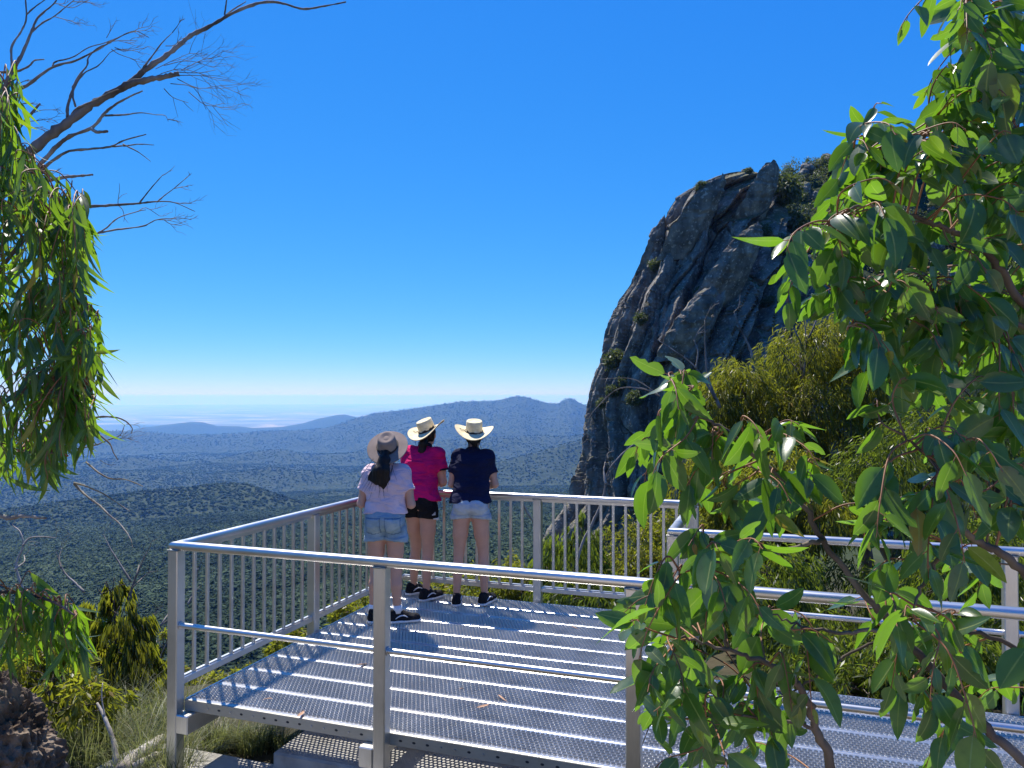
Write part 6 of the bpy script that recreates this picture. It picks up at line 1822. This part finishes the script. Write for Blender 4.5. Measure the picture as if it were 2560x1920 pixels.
for cx, cy, rx, ry, Y, nl in CL:
    nt_ = max(1, round(nl / (3.7 if cy < 900 else 4.3)))
    for t in range(nt_):
        a = g.uniform(0, 2 * math.pi); rr = math.sqrt(g.uniform(0.02, 1))
        e = at(cx + rx * rr * math.cos(a), cy + ry * rr * math.sin(a), Y + g.uniform(-0.28, 0.42))
        dd = np.linalg.norm(SK - e, axis=1) + np.abs(g.normal(size=len(SK))) * 0.05
        s = SK[np.argmin(dd)]
        v = e - s; dist = np.linalg.norm(v)
        if dist > 0.42: s = e - v / dist * 0.42 * g.uniform(0.8, 1)      # a side branch that starts deeper in the crown
        m = (s + e) / 2 + np.array([0, 0, 0.015 + 0.05 * min(dist, 0.42)]) + g.normal(size=3) * 0.02
        e2 = e + unit(e - m) * 0.05 + np.array([0, 0, -0.035])
        P = smooth_path([s, m, e, e2], 5)
        tw.tube(P - inv, np.linspace(0.0032, 0.0011, len(P)), 5, caps=False)
        k6 = max(4, int(g.integers(5, 8)))
        for q in range(k6):
            f = 0.30 + 0.70 * (q + 0.5) / k6
            i = min(len(P) - 2, int(f * (len(P) - 1)))
            o = P[i]; tn = unit(P[i + 1] - P[i])
            sd = unit(np.cross(tn, UP) + 1e-6) * (1 if q % 2 else -1)
            ax = unit(tn * 0.45 + sd * g.uniform(0.3, 0.9) + np.array([0, 0, -1]) * g.uniform(0.1, 1.1) + g.normal(size=3) * 0.25)
            nm = unit(np.cross(ax, unit(g.normal(size=3) * 0.8 + np.array([1.2, 0.0, 0.0]))))
            if nm[2] < 0 and g.uniform() < 0.7: nm = -nm
            young = q >= k6 - 1 and g.uniform() < 0.5
            L = g.uniform(0.060, 0.130) * (0.5 if young else 1.0)
            st = o + ax * 0.014
            tw.tube(np.array([o, st + ax * 0.004]) - inv, [0.0011, 0.0009], 4, caps=False)
            v_ = g.uniform(0.87, 1.0) if young else g.uniform(0, 0.86)
            leaves.append((st - inv, ax, nm, L, int(g.integers(len(BT))), v_))
tw.build('twigs', M_TWIG, rt, smooth=True)
LA, LB_ = gum_leaf_pair('broad_gum_leaf', GUM, rough=0.32, trans=0.38, trans_col=(0.30, 0.62, 0.02))
_to = to_px
def place_off(root, lv, temps, a, b):
    # leaves are given relative to the root; sizes are judged in the world
    off = np.array(root.location)
    global to_px
    keep = to_px
    to_px = lambda P: keep(np.asarray(P) + off)
    place_leaves(root, lv, temps, a, b)
    to_px = keep
place_off(rt, leaves, BT, LA, LB_)

# ---- the narrow leaved gum at the left
g = np.random.default_rng(88)
lt = empty('narrow_leaved_gum', (-3.1, 3.3, gz(-3.1, 3.3)))
tag(lt, 'gum tree with long hanging sickle leaves at the left edge', 'tree')
inv = np.array(lt.location)
wood = MB()
LBR = [[(-420,1700),(-300,1250),(-180,900),(-100,600),(-40,380),(0,260),(20,190)], [(-200,960),(-60,760),(60,600),(150,545),(200,540)], [(-240,1080),(-100,900),(60,800),(180,780),(250,800)], [(-300,1250),(-150,1080),(20,1000),(140,980),(215,1000)], [(-330,1380),(-200,1230),(-40,1150),(90,1130),(170,1140)], [(-100,600),(-20,500),(50,440),(90,430)],
       [(-380,1640),(-200,1520),(0,1480),(120,1500),(190,1540)], [(-380,1640),(-250,1580),(-80,1560),(40,1580)]]
SKL = []
for k, pts in enumerate(LBR):
    Y0, Y1 = (3.3, 3.3) if k == 0 else (3.3, 3.25 + 0.1 * (k % 3))
    P = smooth_path(px_path(pts, Y0, Y1), 7); SKL.append(P)
    wood.tube(P - inv, np.linspace(0.035 if k == 0 else 0.012, 0.004 if k else 0.006, len(P)), 8)
wood.tube(smooth_path([(0, 0, -0.2), (at(-420, 1700, 3.3) - inv) * 0.6 + (0.0, 0, 0), at(-420, 1700, 3.3) - inv], 4), np.linspace(0.05, 0.036, 9), 9)
wood.build('branches', M_BARK, lt, smooth=True)
SKL = np.concatenate(SKL)
NT = [leaf_template(W, c, 0.22, 0.8, 8, 0.85, None, ar, tw0) for W, c, ar, tw0 in ((0.085, 0.28, 0.1, 0.3), (0.075, -0.30, 0.25, -0.8), (0.095, 0.20, 0.0, 0.0), (0.07, 0.42, 0.3, 1.1), (0.088, -0.16, -0.15, 0.5), (0.08, -0.40, 0.15, -0.3))]
bound = np.array([(200,30),(230,35),(330,60),(400,75),(470,85),(540,170),(570,225),(620,240),(720,240),(780,205),(800,225),(850,262),(900,275),(950,262),(1000,222),(1030,230),(1100,235),(1160,200),(1200,185),(1250,140),(1290,100)], float)
leaves = []; tw = MB()
def sprig(e, nleaf, Lm, dirx, yv=0.05):
    dd = np.linalg.norm(SKL - e, axis=1); s = SKL[np.argmin(dd)]
    v = e - s; dist = np.linalg.norm(v)
    if dist > 0.34: s = e - v / dist * 0.34
    m = (s + e) / 2 + np.array([0, 0, 0.04 + 0.12 * min(dist, 0.4)]) + g.normal(size=3) * 0.02
    e2 = e + np.array([dirx * 0.04, 0, -0.10])
    P = smooth_path([s, m, e, e2], 5)
    tw.tube(P - inv, np.linspace(0.0035, 0.001, len(P)), 5, caps=False)
    for q in range(nleaf):
        f = 0.30 + 0.70 * (q + 0.5) / nleaf; i = min(len(P) - 2, int(f * (len(P) - 1)))
        o = P[i]; tn = unit(P[i+1] - P[i])
        ax = unit(np.array([dirx * 0.25, 0, -1.0]) + tn * 0.35 + g.normal(size=3) * 0.38)
        nm = unit(np.cross(ax, unit(g.normal(size=3) + np.array([0.8, 0, 0]))))
        L = Lm * g.uniform(0.65, 1.25)
        st = o + ax * 0.012
        tw.tube(np.array([o, st + ax * 0.004]) - inv, [0.001, 0.0008], 4, caps=False)
        leaves.append((st - inv, ax, nm, L, int(g.integers(len(NT))), g.uniform(0, 0.9) if q < nleaf - 1 else g.uniform(0.6, 1.0)))
ys = np.arange(215, 1150, 8.0)
for y in ys:
    xb = np.interp(y + 60, bound[:, 0], bound[:, 1])
    xb = xb - 30 * max(0.0, math.sin((y - 250) / 190.0 * math.pi)) ** 3 + 34 * float(vnoise(np.array([y / 55.0]), np.array([0.5]), seed=31)[0])
    ne = 2 if y < 480 else 3
    for k in range(ne):
        x = xb * (1 - 0.12) - 18 - abs(g.normal()) * 26 if k == 0 else g.uniform(-60, xb * 0.95)
        sprig(at(x, y, 3.3 + g.uniform(-0.35, 0.35)), int(g.integers(5, 8)), 0.135, 0.2 if x > 0.6 * xb else 0.0)
# the lower bough above the boulder
for k in range(46):
    x = g.uniform(-40, 205); y = 1440 + 0.45 * max(0, x) + g.uniform(-20, 150) * (1 - max(0, x) / 330)
    sprig(at(x, y, 3.35 + g.uniform(-0.25, 0.25)), int(g.integers(5, 9)), 0.145, 0.5)
tw.build('twigs', M_TWIG, lt, smooth=True)
SICK = [(0.0, (0.014, 0.034, 0.012)), (0.35, (0.026, 0.060, 0.016)), (0.72, (0.055, 0.095, 0.018)), (0.92, (0.14, 0.15, 0.02)), (1.0, (0.38, 0.27, 0.03))]
LA, LB_ = gum_leaf_pair('sickle_gum_leaf', SICK, rough=0.42, trans=0.42, trans_col=(0.36, 0.66, 0.02))
place_off(lt, leaves, NT, LA, LB_)

# ---- dry leaves lying on the deck
M_DRY = noise_mat('dry_leaf', [(0.3, (0.30, 0.16, 0.085)), (0.7, (0.55, 0.34, 0.21))], scale=20, rough=0.8)
dry = np_mesh('dry_leaf', *leaf_template(0.09, 0.35, 0.5, 0.8, 8), True)
for k, (px, py, L, lab) in enumerate(((890,1668,0.15,'long dry leaf on the deck left of the middle front post'), (680,1752,0.07,'short pale dry leaf near the front left of the deck'), (742,1798,0.13,'pink dry leaf hanging over the deck front edge'),
        (1148,1728,0.07,'small curled tan leaf on the deck, leftmost of three'), (1246,1742,0.085,'brown dry leaf on the deck, rightmost of three'), (1192,1775,0.12,'pink curved dry leaf on the deck nearest the front edge'), (1426,1568,0.09,'thin pale leaf on the deck under the cliff'), (872,1535,0.06,'tan leaf by the feet of the nearest person'))):
    d = px_dir(px, py); p = np.array([0, 0, EYE]) + d * ((0.006 - EYE) / d[2])
    o = link('dry_leaf', dry, M_DRY); o.location = p + (0, 0, 0.014); o.scale = (L, L, L); o.rotation_euler = (0.2 * (k % 3 - 1), 0.12, (0.7, 2.6, 1.2, 0.9, -1.2, 0.6, -0.9, 2.2)[k])
    tag(o, lab, 'leaf', 'dry leaves on the deck')
